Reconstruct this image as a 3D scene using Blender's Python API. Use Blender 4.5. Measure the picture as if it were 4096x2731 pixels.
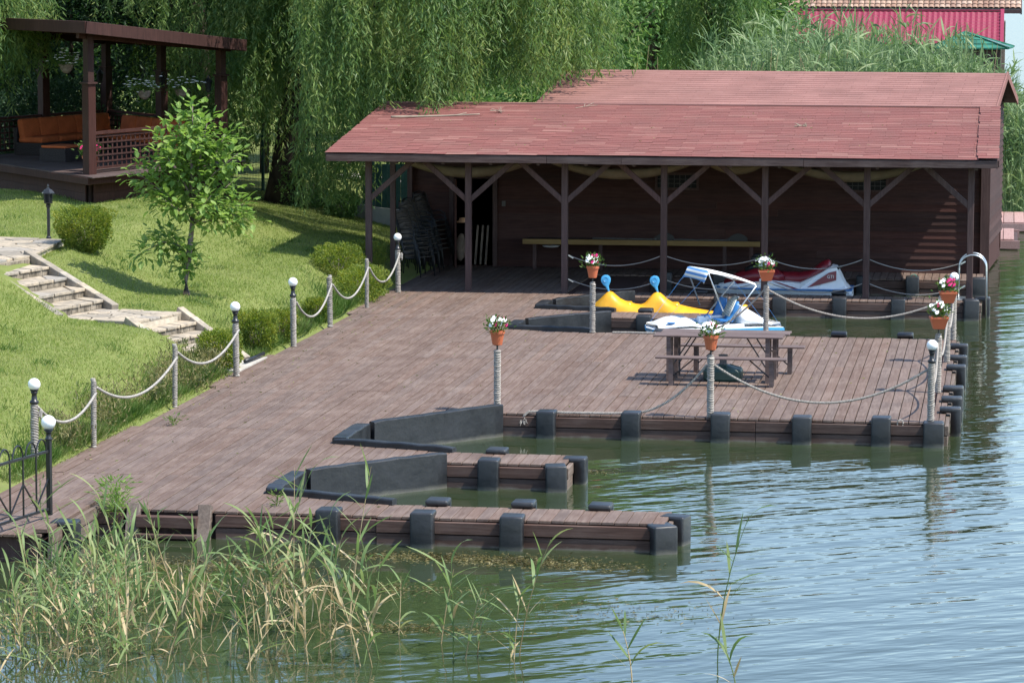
import bpy, bmesh, math, random
import numpy as np
from mathutils import Vector, Matrix

for o in list(bpy.data.objects): bpy.data.objects.remove(o, do_unlink=True)
scene = bpy.context.scene
COL = scene.collection
R = math.radians
rng = np.random.default_rng(11)
random.seed(5)

# ------------------------------------------------------------------ camera, sky, sun, exposure
cam_data = bpy.data.cameras.new("camera")
cam = bpy.data.objects.new("camera", cam_data); COL.objects.link(cam)
cam_data.sensor_width = 36.0; cam_data.sensor_fit = 'HORIZONTAL'
cam_data.lens = 114.8
cam_data.clip_start = 0.5; cam_data.clip_end = 6000
cam.matrix_world = Matrix(((0.98870841, -0.01954768, 0.14857176, 0.0),
                           (0.14983161, 0.11252336, -0.98228763, 0.0),
                           (0.00248365, 0.99345678, 0.11418166, 6.8),
                           (0, 0, 0, 1)))
scene.camera = cam
SUN = Vector((1.0, -0.23, 1.62)).normalized()
sun_el = math.asin(SUN.z); sun_az = math.atan2(SUN.x, SUN.y)
world = bpy.data.worlds.new("World"); scene.world = world; world.use_nodes = True
wn = world.node_tree; wn.nodes.clear()
sky = wn.nodes.new('ShaderNodeTexSky'); sky.sky_type = 'NISHITA'; sky.sun_disc = False
sky.sun_elevation = sun_el; sky.sun_rotation = sun_az
sky.air_density = 1.0; sky.dust_density = 0.3; sky.ozone_density = 1.2
bg = wn.nodes.new('ShaderNodeBackground'); bg.inputs[1].default_value = 0.15
wo = wn.nodes.new('ShaderNodeOutputWorld')
wn.links.new(sky.outputs[0], bg.inputs[0]); wn.links.new(bg.outputs[0], wo.inputs[0])
sl = bpy.data.lights.new("sun", 'SUN'); sl.energy = 3.7; sl.angle = R(0.55); sl.color = (1.0, 0.95, 0.87)
so = bpy.data.objects.new("sun", sl); COL.objects.link(so)
so.rotation_euler = (-SUN).to_track_quat('-Z', 'Y').to_euler()
scene.view_settings.view_transform = 'Standard'; scene.view_settings.look = 'None'
scene.view_settings.exposure = 1.08; scene.view_settings.gamma = 1.0
scene.view_settings.use_curve_mapping = False
scene.render.engine = 'CYCLES'
cy = scene.cycles
cy.max_bounces = 6; cy.diffuse_bounces = 3; cy.glossy_bounces = 3; cy.transmission_bounces = 3
cy.transparent_max_bounces = 6; cy.caustics_reflective = False; cy.caustics_refractive = False
cy.use_denoising = True; cy.sample_clamp_indirect = 6.0

# ------------------------------------------------------------------ material helpers
def new_mat(name):
    m = bpy.data.materials.new(name); m.use_nodes = True
    nt = m.node_tree; nt.nodes.clear()
    out = nt.nodes.new('ShaderNodeOutputMaterial')
    return m, nt, out
def nd(nt, t, **kw):
    n = nt.nodes.new(t)
    for k, v in kw.items(): setattr(n, k, v)
    return n
def setin(n, **kw):
    for k, v in kw.items(): n.inputs[k.replace('_', ' ')].default_value = v
def c4(c): return (c[0], c[1], c[2], 1.0)
def mixc(nt, fac, a, b, blend='MIX'):
    m = nt.nodes.new('ShaderNodeMix'); m.data_type = 'RGBA'; m.blend_type = blend
    for sock, v in ((m.inputs[0], fac), (m.inputs[6], a), (m.inputs[7], b)):
        if hasattr(v, 'is_output') or isinstance(v, bpy.types.NodeSocket): nt.links.new(v, sock)
        elif isinstance(v, (int, float)): sock.default_value = v
        else: sock.default_value = c4(v)
    return m.outputs[2]
def ramp(nt, fac, stops):
    r = nt.nodes.new('ShaderNodeValToRGB')
    e = r.color_ramp.elements
    while len(e) < len(stops): e.new(0.5)
    for i, (p, c) in enumerate(stops):
        e[i].position = p; e[i].color = c4(c) if not isinstance(c, (int, float)) else (c, c, c, 1)
    nt.links.new(fac, r.inputs[0]); return r.outputs[0]
def coords(nt, kind='Object', scale=(1, 1, 1), rnd=False, rot=(0, 0, 0)):
    tc = nt.nodes.new('ShaderNodeTexCoord')
    mp = nt.nodes.new('ShaderNodeMapping'); mp.inputs['Scale'].default_value = scale
    mp.inputs['Rotation'].default_value = rot
    if kind == 'World':
        g = nt.nodes.new('ShaderNodeNewGeometry'); src = g.outputs['Position']
    else: src = tc.outputs[kind]
    if rnd:
        oi = nt.nodes.new('ShaderNodeObjectInfo')
        mu = nt.nodes.new('ShaderNodeMath'); mu.operation = 'MULTIPLY'; mu.inputs[1].default_value = 37.0
        nt.links.new(oi.outputs['Random'], mu.inputs[0])
        va = nt.nodes.new('ShaderNodeVectorMath'); va.operation = 'ADD'
        nt.links.new(src, va.inputs[0]); nt.links.new(mu.outputs[0], va.inputs[1]); src = va.outputs[0]
    nt.links.new(src, mp.inputs[0]); return mp.outputs[0]
def noise(nt, vec, scale, detail=4, rough=0.55):
    n = nt.nodes.new('ShaderNodeTexNoise'); n.inputs['Scale'].default_value = scale
    n.inputs['Detail'].default_value = detail; n.inputs['Roughness'].default_value = rough
    nt.links.new(vec, n.inputs['Vector']); return n.outputs[0]
def bump(nt, h, strength=0.3, dist=0.02):
    b = nt.nodes.new('ShaderNodeBump'); b.inputs['Strength'].default_value = strength
    b.inputs['Distance'].default_value = dist; nt.links.new(h, b.inputs['Height']); return b.outputs[0]
def pbsdf(nt, out, col, rough=0.6, nrm=None, spec=0.4, **kw):
    p = nt.nodes.new('ShaderNodeBsdfPrincipled')
    if isinstance(col, bpy.types.NodeSocket): nt.links.new(col, p.inputs['Base Color'])
    else: p.inputs['Base Color'].default_value = c4(col)
    if isinstance(rough, bpy.types.NodeSocket): nt.links.new(rough, p.inputs['Roughness'])
    else: p.inputs['Roughness'].default_value = rough
    p.inputs['Specular IOR Level'].default_value = spec
    if nrm is not None: nt.links.new(nrm, p.inputs['Normal'])
    for k, v in kw.items(): p.inputs[k.replace('_', ' ')].default_value = v
    nt.links.new(p.outputs[0], out.inputs[0]); return p

def wood_mat(name, c1, c2, worn=None, worn_amt=0.5, axis='y', rough=0.75, stretch=14, randmix=0.5, water_stain=False, island=False):
    m, nt, out = new_mat(name)
    sc = {'x': (1, stretch, stretch), 'y': (stretch, 1, stretch), 'z': (stretch, stretch, 1)}[axis]
    v = coords(nt, 'Object', sc, rnd=True)
    g = noise(nt, v, 2.2, 6, 0.65)
    if island:
        ge = nt.nodes.new('ShaderNodeNewGeometry'); rv = ge.outputs['Random Per Island']
    else:
        oi = nt.nodes.new('ShaderNodeObjectInfo'); rv = oi.outputs['Random']
    col = mixc(nt, ramp(nt, g, [(0.3, 0.0), (0.7, 1.0)]), c1, c2)
    hs = nt.nodes.new('ShaderNodeHueSaturation')
    mr = nt.nodes.new('ShaderNodeMapRange'); mr.inputs[3].default_value = 1 - randmix * .45; mr.inputs[4].default_value = 1 + randmix * .45
    nt.links.new(rv, mr.inputs[0]); nt.links.new(mr.outputs[0], hs.inputs['Value']); nt.links.new(col, hs.inputs['Color'])
    m2 = nt.nodes.new('ShaderNodeMath'); m2.operation = 'MULTIPLY'; m2.inputs[1].default_value = 7.31
    m3 = nt.nodes.new('ShaderNodeMath'); m3.operation = 'FRACT'
    nt.links.new(rv, m2.inputs[0]); nt.links.new(m2.outputs[0], m3.inputs[0])
    mr2 = nt.nodes.new('ShaderNodeMapRange'); mr2.inputs[3].default_value = .88; mr2.inputs[4].default_value = 1.12
    nt.links.new(m3.outputs[0], mr2.inputs[0]); nt.links.new(mr2.outputs[0], hs.inputs['Saturation'])
    col = hs.outputs[0]
    if worn:
        w = noise(nt, coords(nt, 'World', (1, 1, 1)), 1.3, 5, 0.6)
        w2 = noise(nt, v, 1.1, 5, 0.7)
        mm = nt.nodes.new('ShaderNodeMath'); mm.operation = 'MULTIPLY'
        nt.links.new(w, mm.inputs[0]); nt.links.new(w2, mm.inputs[1])
        f = ramp(nt, mm.outputs[0], [(0.2, 0.0), (0.42, worn_amt)])
        col = mixc(nt, f, col, worn)
    if water_stain:      # pale tide line of scum and algae just above the lake level, with ragged edge
        g2 = nt.nodes.new('ShaderNodeNewGeometry'); sp = nt.nodes.new('ShaderNodeSeparateXYZ')
        nt.links.new(g2.outputs['Position'], sp.inputs[0])
        nz = noise(nt, coords(nt, 'World', (1, 1, 3)), 3.0, 5, 0.7)
        ad = nt.nodes.new('ShaderNodeMath'); ad.operation = 'MULTIPLY_ADD'; ad.inputs[1].default_value = 0.16
        nt.links.new(nz, ad.inputs[0]); nt.links.new(sp.outputs[2], ad.inputs[2])
        f = ramp(nt, ad.outputs[0], [(0.0, 0.0), (1.0, 0.0)])
        mr3 = nt.nodes.new('ShaderNodeMapRange'); mr3.inputs[1].default_value = -0.235; mr3.inputs[2].default_value = -0.275
        nt.links.new(ad.outputs[0], mr3.inputs[0])
        col = mixc(nt, mr3.outputs[0], col, (0.17, 0.145, 0.115))
    pbsdf(nt, out, col, rough, bump(nt, g, 0.35, 0.004), 0.25)
    return m

def plain_mat(name, col, rough=0.5, spec=0.4, var=0.12, nscale=3.0, bmp=0.0, bscale=20, **kw):
    m, nt, out = new_mat(name)
    v = coords(nt, 'Object')
    n = noise(nt, v, nscale, 4)
    dark = tuple(x * (1 - var * 1.6) for x in col); lite = tuple(min(1, x * (1 + var)) for x in col)
    c = mixc(nt, ramp(nt, n, [(0.3, 0.0), (0.7, 1.0)]), dark, lite)
    nr = bump(nt, noise(nt, v, bscale, 3), bmp, 0.01) if bmp > 0 else None
    pbsdf(nt, out, c, rough, nr, spec, **kw)
    return m

def leaf_mat(name, cols, trans=0.35, clump=0.8, rough=0.5, rand='island', spec=0.25):
    m, nt, out = new_mat(name)
    if rand == 'island':
        g = nt.nodes.new('ShaderNodeNewGeometry'); rv = g.outputs['Random Per Island']
    else:
        g = nt.nodes.new('ShaderNodeObjectInfo'); rv = g.outputs['Random']
    n = noise(nt, coords(nt, 'World'), clump, 3)
    ad = nt.nodes.new('ShaderNodeMath'); ad.operation = 'MULTIPLY_ADD'; ad.inputs[1].default_value = 0.6
    nt.links.new(rv, ad.inputs[0])
    sb = nt.nodes.new('ShaderNodeMath'); sb.operation = 'MULTIPLY_ADD'; sb.inputs[1].default_value = 1.3; sb.inputs[2].default_value = -0.45
    nt.links.new(n, sb.inputs[0]); nt.links.new(sb.outputs[0], ad.inputs[2])
    k = len(cols)
    col = ramp(nt, ad.outputs[0], [(i / (k - 1) if k > 1 else 0, c) for i, c in enumerate(cols)])
    p = nt.nodes.new('ShaderNodeBsdfPrincipled'); p.inputs['Roughness'].default_value = rough
    p.inputs['Specular IOR Level'].default_value = spec
    nt.links.new(col, p.inputs['Base Color'])
    if trans > 0:
        t = nt.nodes.new('ShaderNodeBsdfTranslucent')
        hs = nt.nodes.new('ShaderNodeHueSaturation'); hs.inputs['Value'].default_value = 1.25; hs.inputs['Saturation'].default_value = 1.15
        nt.links.new(col, hs.inputs['Color']); nt.links.new(hs.outputs[0], t.inputs[0])
        mx = nt.nodes.new('ShaderNodeMixShader'); mx.inputs[0].default_value = trans
        nt.links.new(p.outputs[0], mx.inputs[1]); nt.links.new(t.outputs[0], mx.inputs[2]); nt.links.new(mx.outputs[0], out.inputs[0])
    else: nt.links.new(p.outputs[0], out.inputs[0])
    return m

M = {}
M['deck'] = wood_mat('deck_wood', (0.104, 0.068, 0.052), (0.146, 0.102, 0.081), worn=(0.25, 0.19, 0.155), worn_amt=0.5, axis='y', randmix=0.26)
M['deckx'] = wood_mat('dock_edge_wood', (0.058, 0.034, 0.027), (0.100, 0.060, 0.048), worn=(0.19, 0.14, 0.12), worn_amt=0.4, axis='x', randmix=0.35, water_stain=True)
M['deckside'] = wood_mat('dock_side_wood', (0.10, 0.075, 0.060), (0.17, 0.13, 0.105), worn=(0.26, 0.21, 0.17), axis='y', randmix=0.3, water_stain=True)
M['dark'] = wood_mat('dark_stained_wood', (0.050, 0.030, 0.028), (0.085, 0.050, 0.045), worn=(0.15, 0.10, 0.09), worn_amt=0.25, axis='z', randmix=0.3)
M['darkx'] = wood_mat('dark_stained_beam', (0.050, 0.032, 0.029), (0.085, 0.054, 0.048), worn=(0.2, 0.16, 0.145), worn_amt=0.35, axis='x', randmix=0.3)
M['siding'] = wood_mat('red_brown_siding', (0.034, 0.014, 0.012), (0.060, 0.026, 0.021), worn=(0.10, 0.05, 0.040), worn_amt=0.3, axis='x', randmix=0.55)
M['gazebo'] = wood_mat('gazebo_wood', (0.026, 0.010, 0.008), (0.050, 0.019, 0.015), worn=(0.095, 0.044, 0.034), worn_amt=0.3, axis='z', randmix=0.25)
M['pine'] = wood_mat('pale_pine', (0.22, 0.14, 0.058), (0.29, 0.20, 0.095), axis='x', randmix=0.2)
M['table'] = wood_mat('table_wood', (0.085, 0.060, 0.055), (0.135, 0.098, 0.090), worn=(0.22, 0.17, 0.155), worn_amt=0.35, axis='x', randmix=0.2)
M['farplank'] = wood_mat('far_dock_wood', (0.30, 0.17, 0.15), (0.42, 0.27, 0.24), axis='y', randmix=0.3)
M['vinyl'] = plain_mat('black_vinyl', (0.027, 0.029, 0.032), 0.38, 0.5, 0.3, 2.5, 0.25, 9)
def vinyl_mat():
    m, nt, out = new_mat('black_vinyl')
    v = coords(nt, 'World'); n = noise(nt, v, 3.0, 5, .65); n2 = noise(nt, v, 22, 3)
    c = mixc(nt, ramp(nt, n, [(.35, 0.0), (.7, 1.0)]), (.012, .013, .015), (.026, .028, .031))
    c = mixc(nt, ramp(nt, n2, [(.55, 0.0), (.85, .25)]), c, (.07, .07, .068))
    g2 = nt.nodes.new('ShaderNodeNewGeometry'); sp = nt.nodes.new('ShaderNodeSeparateXYZ'); nt.links.new(g2.outputs['Position'], sp.inputs[0])
    ad = nt.nodes.new('ShaderNodeMath'); ad.operation = 'MULTIPLY_ADD'; ad.inputs[1].default_value = .10; nt.links.new(n, ad.inputs[0]); nt.links.new(sp.outputs[2], ad.inputs[2])
    mr = nt.nodes.new('ShaderNodeMapRange'); mr.inputs[1].default_value = -.235; mr.inputs[2].default_value = -.30; mr.inputs[4].default_value = .8; nt.links.new(ad.outputs[0], mr.inputs[0])
    c = mixc(nt, mr.outputs[0], c, (.15, .145, .12))
    r_ = ramp(nt, n, [(.3, .32), (.75, .55)])
    pbsdf(nt, out, c, r_, bump(nt, noise(nt, v, 7, 3), .45, .015), .5); return m
M['vinyl'] = vinyl_mat()
M['iron'] = plain_mat('black_iron', (0.016, 0.017, 0.019), 0.38, 0.5)
M['globe'] = plain_mat('opal_globe', (0.86, 0.86, 0.85), 0.18, 0.5, 0.01)
M['rope'] = plain_mat('grey_rope', (0.33, 0.30, 0.265), 0.9, 0.1, 0.2, 30, 0.5, 90)
M['rope_pale'] = plain_mat('pale_rope', (0.36, 0.335, 0.30), 0.9, 0.1, 0.2, 30, 0.5, 90)
M['cord'] = plain_mat('thin_grey_cord', (0.24, 0.23, 0.22), 0.8, 0.2)
M['terracotta'] = plain_mat('terracotta_plastic', (0.50, 0.135, 0.060), 0.5, 0.35, 0.1)
M['steel'] = plain_mat('brushed_steel', (0.55, 0.57, 0.57), 0.3, 0.5, 0.05, Metallic=0.85)
M['soil'] = plain_mat('dark_soil', (0.05, 0.035, 0.025), 0.95, 0.1, 0.3, 20)
M['white_plastic'] = plain_mat('white_plastic', (0.82, 0.83, 0.84), 0.25, 0.5, 0.02)
M['blue_plastic'] = plain_mat('blue_plastic', (0.035, 0.17, 0.42), 0.35, 0.45, 0.06)
M['sky_plastic'] = plain_mat('light_blue_plastic', (0.06, 0.31, 0.56), 0.38, 0.45, 0.05)
M['yellow_plastic'] = plain_mat('yellow_plastic', (0.76, 0.37, 0.02), 0.36, 0.45, 0.14)
M['red_paint'] = plain_mat('red_fairing', (0.20, 0.012, 0.020), 0.35, 0.5, 0.1)
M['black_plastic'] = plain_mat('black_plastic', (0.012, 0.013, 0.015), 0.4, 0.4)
M['orange_cushion'] = plain_mat('orange_cushion', (0.46, 0.115, 0.040), 0.85, 0.15, 0.15, 4, 0.2, 25)
M['wicker'] = plain_mat('dark_wicker', (0.030, 0.024, 0.024), 0.7, 0.3, 0.4, 40, 0.6, 60)
M['cream_cloth'] = plain_mat('cream_canvas', (0.19, 0.155, 0.11), 0.9, 0.1, 0.15, 3)
M['sling'] = plain_mat('grey_mesh_sling', (0.13, 0.12, 0.113), 0.8, 0.2, 0.15, 20)
M['green_plastic'] = plain_mat('dark_green_plastic', (0.028, 0.060, 0.050), 0.42, 0.4, 0.1)
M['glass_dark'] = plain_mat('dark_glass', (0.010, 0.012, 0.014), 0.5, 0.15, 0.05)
M['concrete'] = plain_mat('concrete', (0.42, 0.39, 0.34), 0.9, 0.15, 0.15, 2, 0.3, 20)
M['fence_green'] = plain_mat('green_fence_wire', (0.020, 0.075, 0.060), 0.5, 0.4)
M['bark'] = plain_mat('dark_bark', (0.055, 0.042, 0.033), 0.95, 0.1, 0.35, 5, 0.9, 14)
M['bark_grey'] = plain_mat('grey_bark', (0.20, 0.165, 0.14), 0.9, 0.15, 0.3, 12, 0.6, 30)
M['twig'] = plain_mat('twig', (0.30, 0.25, 0.19), 0.9, 0.1)
M['mortar'] = plain_mat('pale_mortar', (0.46, 0.40, 0.31), 0.95, 0.1, 0.15, 6, 0.4, 40)
M['peach'] = plain_mat('peach_cloth', (0.65, 0.40, 0.25), 0.9, 0.1)
M['teal_strap'] = plain_mat('teal_strap', (0.02, 0.28, 0.22), 0.8, 0.2)
M['blue_cord'] = plain_mat('blue_cord', (0.06, 0.22, 0.52), 0.7, 0.2)
M['green_roof'] = plain_mat('green_painted_boards', (0.030, 0.150, 0.105), 0.7, 0.25, 0.25, 3)
M['magenta'] = plain_mat('magenta_petal', (0.55, 0.02, 0.16), 0.6, 0.2, 0.2)
M['white_petal'] = plain_mat('white_petal', (0.85, 0.85, 0.83), 0.6, 0.2, 0.03)
M['wall_plaster'] = plain_mat('grey_weathered_boards', (0.20, 0.16, 0.13), 0.85, 0.2, 0.3, 4)

def stone_mat():
    m, nt, out = new_mat('sandstone')
    oi = nt.nodes.new('ShaderNodeObjectInfo')
    c = ramp(nt, oi.outputs['Random'], [(0.0, (0.24, 0.21, 0.17)), (0.35, (0.38, 0.32, 0.24)), (0.7, (0.45, 0.37, 0.27)), (1.0, (0.30, 0.28, 0.25))])
    n = noise(nt, coords(nt, 'World'), 7, 5, 0.65)
    c = mixc(nt, ramp(nt, n, [(0.40, 0.0), (0.68, 0.75)]), c, (0.15, 0.138, 0.118))
    pbsdf(nt, out, c, 0.9, bump(nt, n, 0.4, 0.01), 0.15); return m
M['stone'] = stone_mat()
M['riser'] = plain_mat('stained_shaded_riser_stone', (0.23, 0.195, 0.15), 0.92, 0.12, 0.45, 5, 0.4, 30)  # grey stains plus the shade of the riser faces, both in the colour

def shingle_mat(name, stops, island):
    m, nt, out = new_mat(name)
    g = nt.nodes.new('ShaderNodeNewGeometry' if island else 'ShaderNodeObjectInfo')
    c = ramp(nt, g.outputs['Random Per Island' if island else 'Random'], stops)
    n = noise(nt, coords(nt, 'World'), 1.0, 4, 0.6)
    c = mixc(nt, ramp(nt, n, [(0.38, 0.0), (0.7, 0.5)]), c, (0.125, 0.062, 0.052))
    n2 = noise(nt, coords(nt, 'World'), 90, 2)
    c = mixc(nt, ramp(nt, n2, [(0.45, 0.0), (0.75, 0.35)]), c, (0.34, 0.20, 0.18))
    pbsdf(nt, out, c, 0.92, bump(nt, n2, 0.4, 0.004), 0.15); return m
_rs = [(0.0, (0.160, 0.055, 0.048)), (0.5, (0.182, 0.064, 0.055)), (0.85, (0.200, 0.076, 0.064)), (1.0, (0.25, 0.12, 0.098))]
M['shingle'] = shingle_mat('red_shingle', _rs, False); M['shingle_i'] = shingle_mat('red_shingle_rows', _rs, True)
_bs = [(0.0, (0.235, 0.115, 0.098)), (0.5, (0.25, 0.124, 0.106)), (1.0, (0.27, 0.138, 0.118))]
M['shingle_b'] = shingle_mat('brown_red_shingle', _bs, False); M['shingle_bi'] = shingle_mat('brown_red_shingle_rows', _bs, True)
_ts = [(0.0, (0.26, 0.16, 0.11)), (0.5, (0.36, 0.25, 0.18)), (1.0, (0.44, 0.33, 0.25))]
M['tan_tile'] = shingle_mat('tan_clay_tile', _ts, False); M['tan_tile_i'] = shingle_mat('tan_clay_tile_rows', _ts, True)
M['pink_metal'] = plain_mat('pink_red_metal_tile', (0.24, 0.022, 0.052), 0.5, 0.4, 0.08)

M['willow'] = leaf_mat('willow_leaf', [(0.060, 0.130, 0.050), (0.115, 0.20, 0.066), (0.19, 0.275, 0.085), (0.31, 0.35, 0.12)], 0.48, 0.55, 0.42)
M['tree_leaf'] = leaf_mat('tree_leaf', [(0.055, 0.12, 0.040), (0.10, 0.19, 0.060), (0.165, 0.265, 0.085), (0.23, 0.33, 0.115)], 0.45, 0.6)
M['conifer'] = leaf_mat('conifer_needles', [(0.014, 0.040, 0.018), (0.028, 0.065, 0.026), (0.05, 0.095, 0.035)], 0.15, 1.2)
M['box_leaf'] = leaf_mat('boxwood_leaf', [(0.055, 0.105, 0.020), (0.125, 0.185, 0.032), (0.22, 0.265, 0.045), (0.36, 0.34, 0.06)], 0.38, 3.0)
M['broad_leaf'] = leaf_mat('broad_leaf', [(0.10, 0.185, 0.045), (0.17, 0.275, 0.065), (0.25, 0.365, 0.10), (0.33, 0.42, 0.13)], 0.46, 1.5)
M['broad_leaf_o'] = leaf_mat('broad_leaf_single', [(0.10, 0.185, 0.045), (0.17, 0.275, 0.065), (0.25, 0.365, 0.10), (0.33, 0.42, 0.13)], 0.46, 1.5, rand='object')
M['grass'] = leaf_mat('lawn_grass', [(0.125, 0.190, 0.036), (0.205, 0.270, 0.060), (0.285, 0.330, 0.095), (0.38, 0.38, 0.16)], 0.42, 0.65)
M['long_grass'] = leaf_mat('long_grass', [(0.045, 0.105, 0.018), (0.085, 0.16, 0.03), (0.14, 0.20, 0.05), (0.24, 0.24, 0.10)], 0.35, 1.2)
M['dry_plant'] = leaf_mat('dry_plant', [(0.07, 0.10, 0.03), (0.13, 0.14, 0.05), (0.22, 0.20, 0.08), (0.33, 0.26, 0.12)], 0.25, 2.0)
M['reed'] = leaf_mat('reed_leaf', [(0.10, 0.165, 0.060), (0.16, 0.235, 0.085), (0.23, 0.29, 0.115), (0.34, 0.34, 0.16)], 0.38, 1.4)
M['reed_o'] = leaf_mat('reed_leaf_single', [(0.10, 0.165, 0.060), (0.16, 0.235, 0.085), (0.23, 0.29, 0.115), (0.34, 0.34, 0.16)], 0.38, 1.4, rand='object')
M['reed_far'] = leaf_mat('far_reed_leaf', [(0.075, 0.135, 0.055), (0.130, 0.205, 0.085), (0.20, 0.28, 0.125), (0.32, 0.37, 0.19)], 0.35, 0.8)
M['reed_dry'] = leaf_mat('reed_dry', [(0.30, 0.22, 0.11), (0.46, 0.36, 0.20), (0.55, 0.45, 0.28)], 0.25, 2.0, rand='object')
M['reed_dry_i'] = leaf_mat('reed_dry_mass', [(0.26, 0.19, 0.09), (0.42, 0.33, 0.18), (0.52, 0.42, 0.26)], 0.25, 2.0)
M['pot_leaf'] = leaf_mat('pot_leaf', [(0.035, 0.09, 0.02), (0.08, 0.15, 0.03), (0.15, 0.22, 0.05)], 0.3, 6.0)
M['weed'] = leaf_mat('water_weed', [(0.04, 0.035, 0.010), (0.085, 0.065, 0.020), (0.15, 0.125, 0.04), (0.24, 0.21, 0.11)], 0.1, 2.0)

def ground_mat():
    m, nt, out = new_mat('lawn_soil')
    n = noise(nt, coords(nt, 'World'), 1.1, 5); n2 = noise(nt, coords(nt, 'World'), 25, 3)
    c = mixc(nt, ramp(nt, n, [(0.35, 0.0), (0.65, 1.0)]), (0.115, 0.155, 0.038), (0.17, 0.20, 0.06))
    c = mixc(nt, ramp(nt, n2, [(0.4, 0.0), (0.7, 0.6)]), c, (0.15, 0.135, 0.06))
    pbsdf(nt, out, c, 0.95, bump(nt, n2, 0.6, 0.03), 0.1); return m
M['ground'] = ground_mat()

def water_mat():
    m, nt, out = new_mat('lake_water')
    def turned(ang, sc):
        a = coords(nt, 'World', (1, 1, 1), rot=(0, 0, R(ang))); mp = nt.nodes.new('ShaderNodeMapping'); mp.inputs['Scale'].default_value = sc
        nt.links.new(a, mp.inputs[0]); return mp.outputs[0]
    v1 = turned(-38, (0.50, 1.5, 1.0)); v2 = turned(-30, (1.1, 2.8, 1.0))
    n1 = noise(nt, v1, 1.0, 2.0, 0.45); n2 = noise(nt, v2, 1.7, 2, 0.5)
    mx = nt.nodes.new('ShaderNodeMath'); mx.operation = 'MULTIPLY_ADD'; mx.inputs[1].default_value = 0.34
    nt.links.new(n2, mx.inputs[0]); nt.links.new(n1, mx.inputs[2])
    # sheltered water: between the reeds, the dock fingers and in the berth the surface is nearly still
    g = nt.nodes.new('ShaderNodeNewGeometry'); sp = nt.nodes.new('ShaderNodeSeparateXYZ'); nt.links.new(g.outputs['Position'], sp.inputs[0])
    mr = nt.nodes.new('ShaderNodeMapRange'); mr.interpolation_type = 'SMOOTHSTEP'
    mr.inputs[1].default_value = -7.5; mr.inputs[2].default_value = -4.2; mr.inputs[3].default_value = 0.07; mr.inputs[4].default_value = 1.0
    wv = noise(nt, coords(nt, 'World'), 0.35, 2)
    ad = nt.nodes.new('ShaderNodeMath'); ad.operation = 'MULTIPLY_ADD'; ad.inputs[1].default_value = 4.0; ad.inputs[2].default_value = -2.0
    nt.links.new(wv, ad.inputs[0])
    a2 = nt.nodes.new('ShaderNodeMath'); a2.operation = 'ADD'; nt.links.new(ad.outputs[0], a2.inputs[0]); nt.links.new(sp.outputs[0], a2.inputs[1])
    nt.links.new(a2.outputs[0], mr.inputs[0])
    b = nt.nodes.new('ShaderNodeBump'); b.inputs['Distance'].default_value = 0.042
    mu = nt.nodes.new('ShaderNodeMath'); mu.operation = 'MULTIPLY'; mu.inputs[1].default_value = 0.75
    nt.links.new(mr.outputs[0], mu.inputs[0]); nt.links.new(mu.outputs[0], b.inputs['Strength']); nt.links.new(mx.outputs[0], b.inputs['Height'])
    p = pbsdf(nt, out, (0.028, 0.040, 0.018), 0.03, b.outputs[0], 0.5)
    p.inputs['IOR'].default_value = 1.5
    # open lake beyond the docks is wind-roughened: its finest ripples are below what can be resolved
    ry = nt.nodes.new('ShaderNodeMapRange'); ry.interpolation_type = 'SMOOTHSTEP'
    ry.inputs[1].default_value = 66.0; ry.inputs[2].default_value = 130.0; ry.inputs[3].default_value = 0.03; ry.inputs[4].default_value = 0.22
    nt.links.new(sp.outputs[1], ry.inputs[0]); nt.links.new(ry.outputs[0], p.inputs['Roughness'])
    return m
M['water'] = water_mat()

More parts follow.
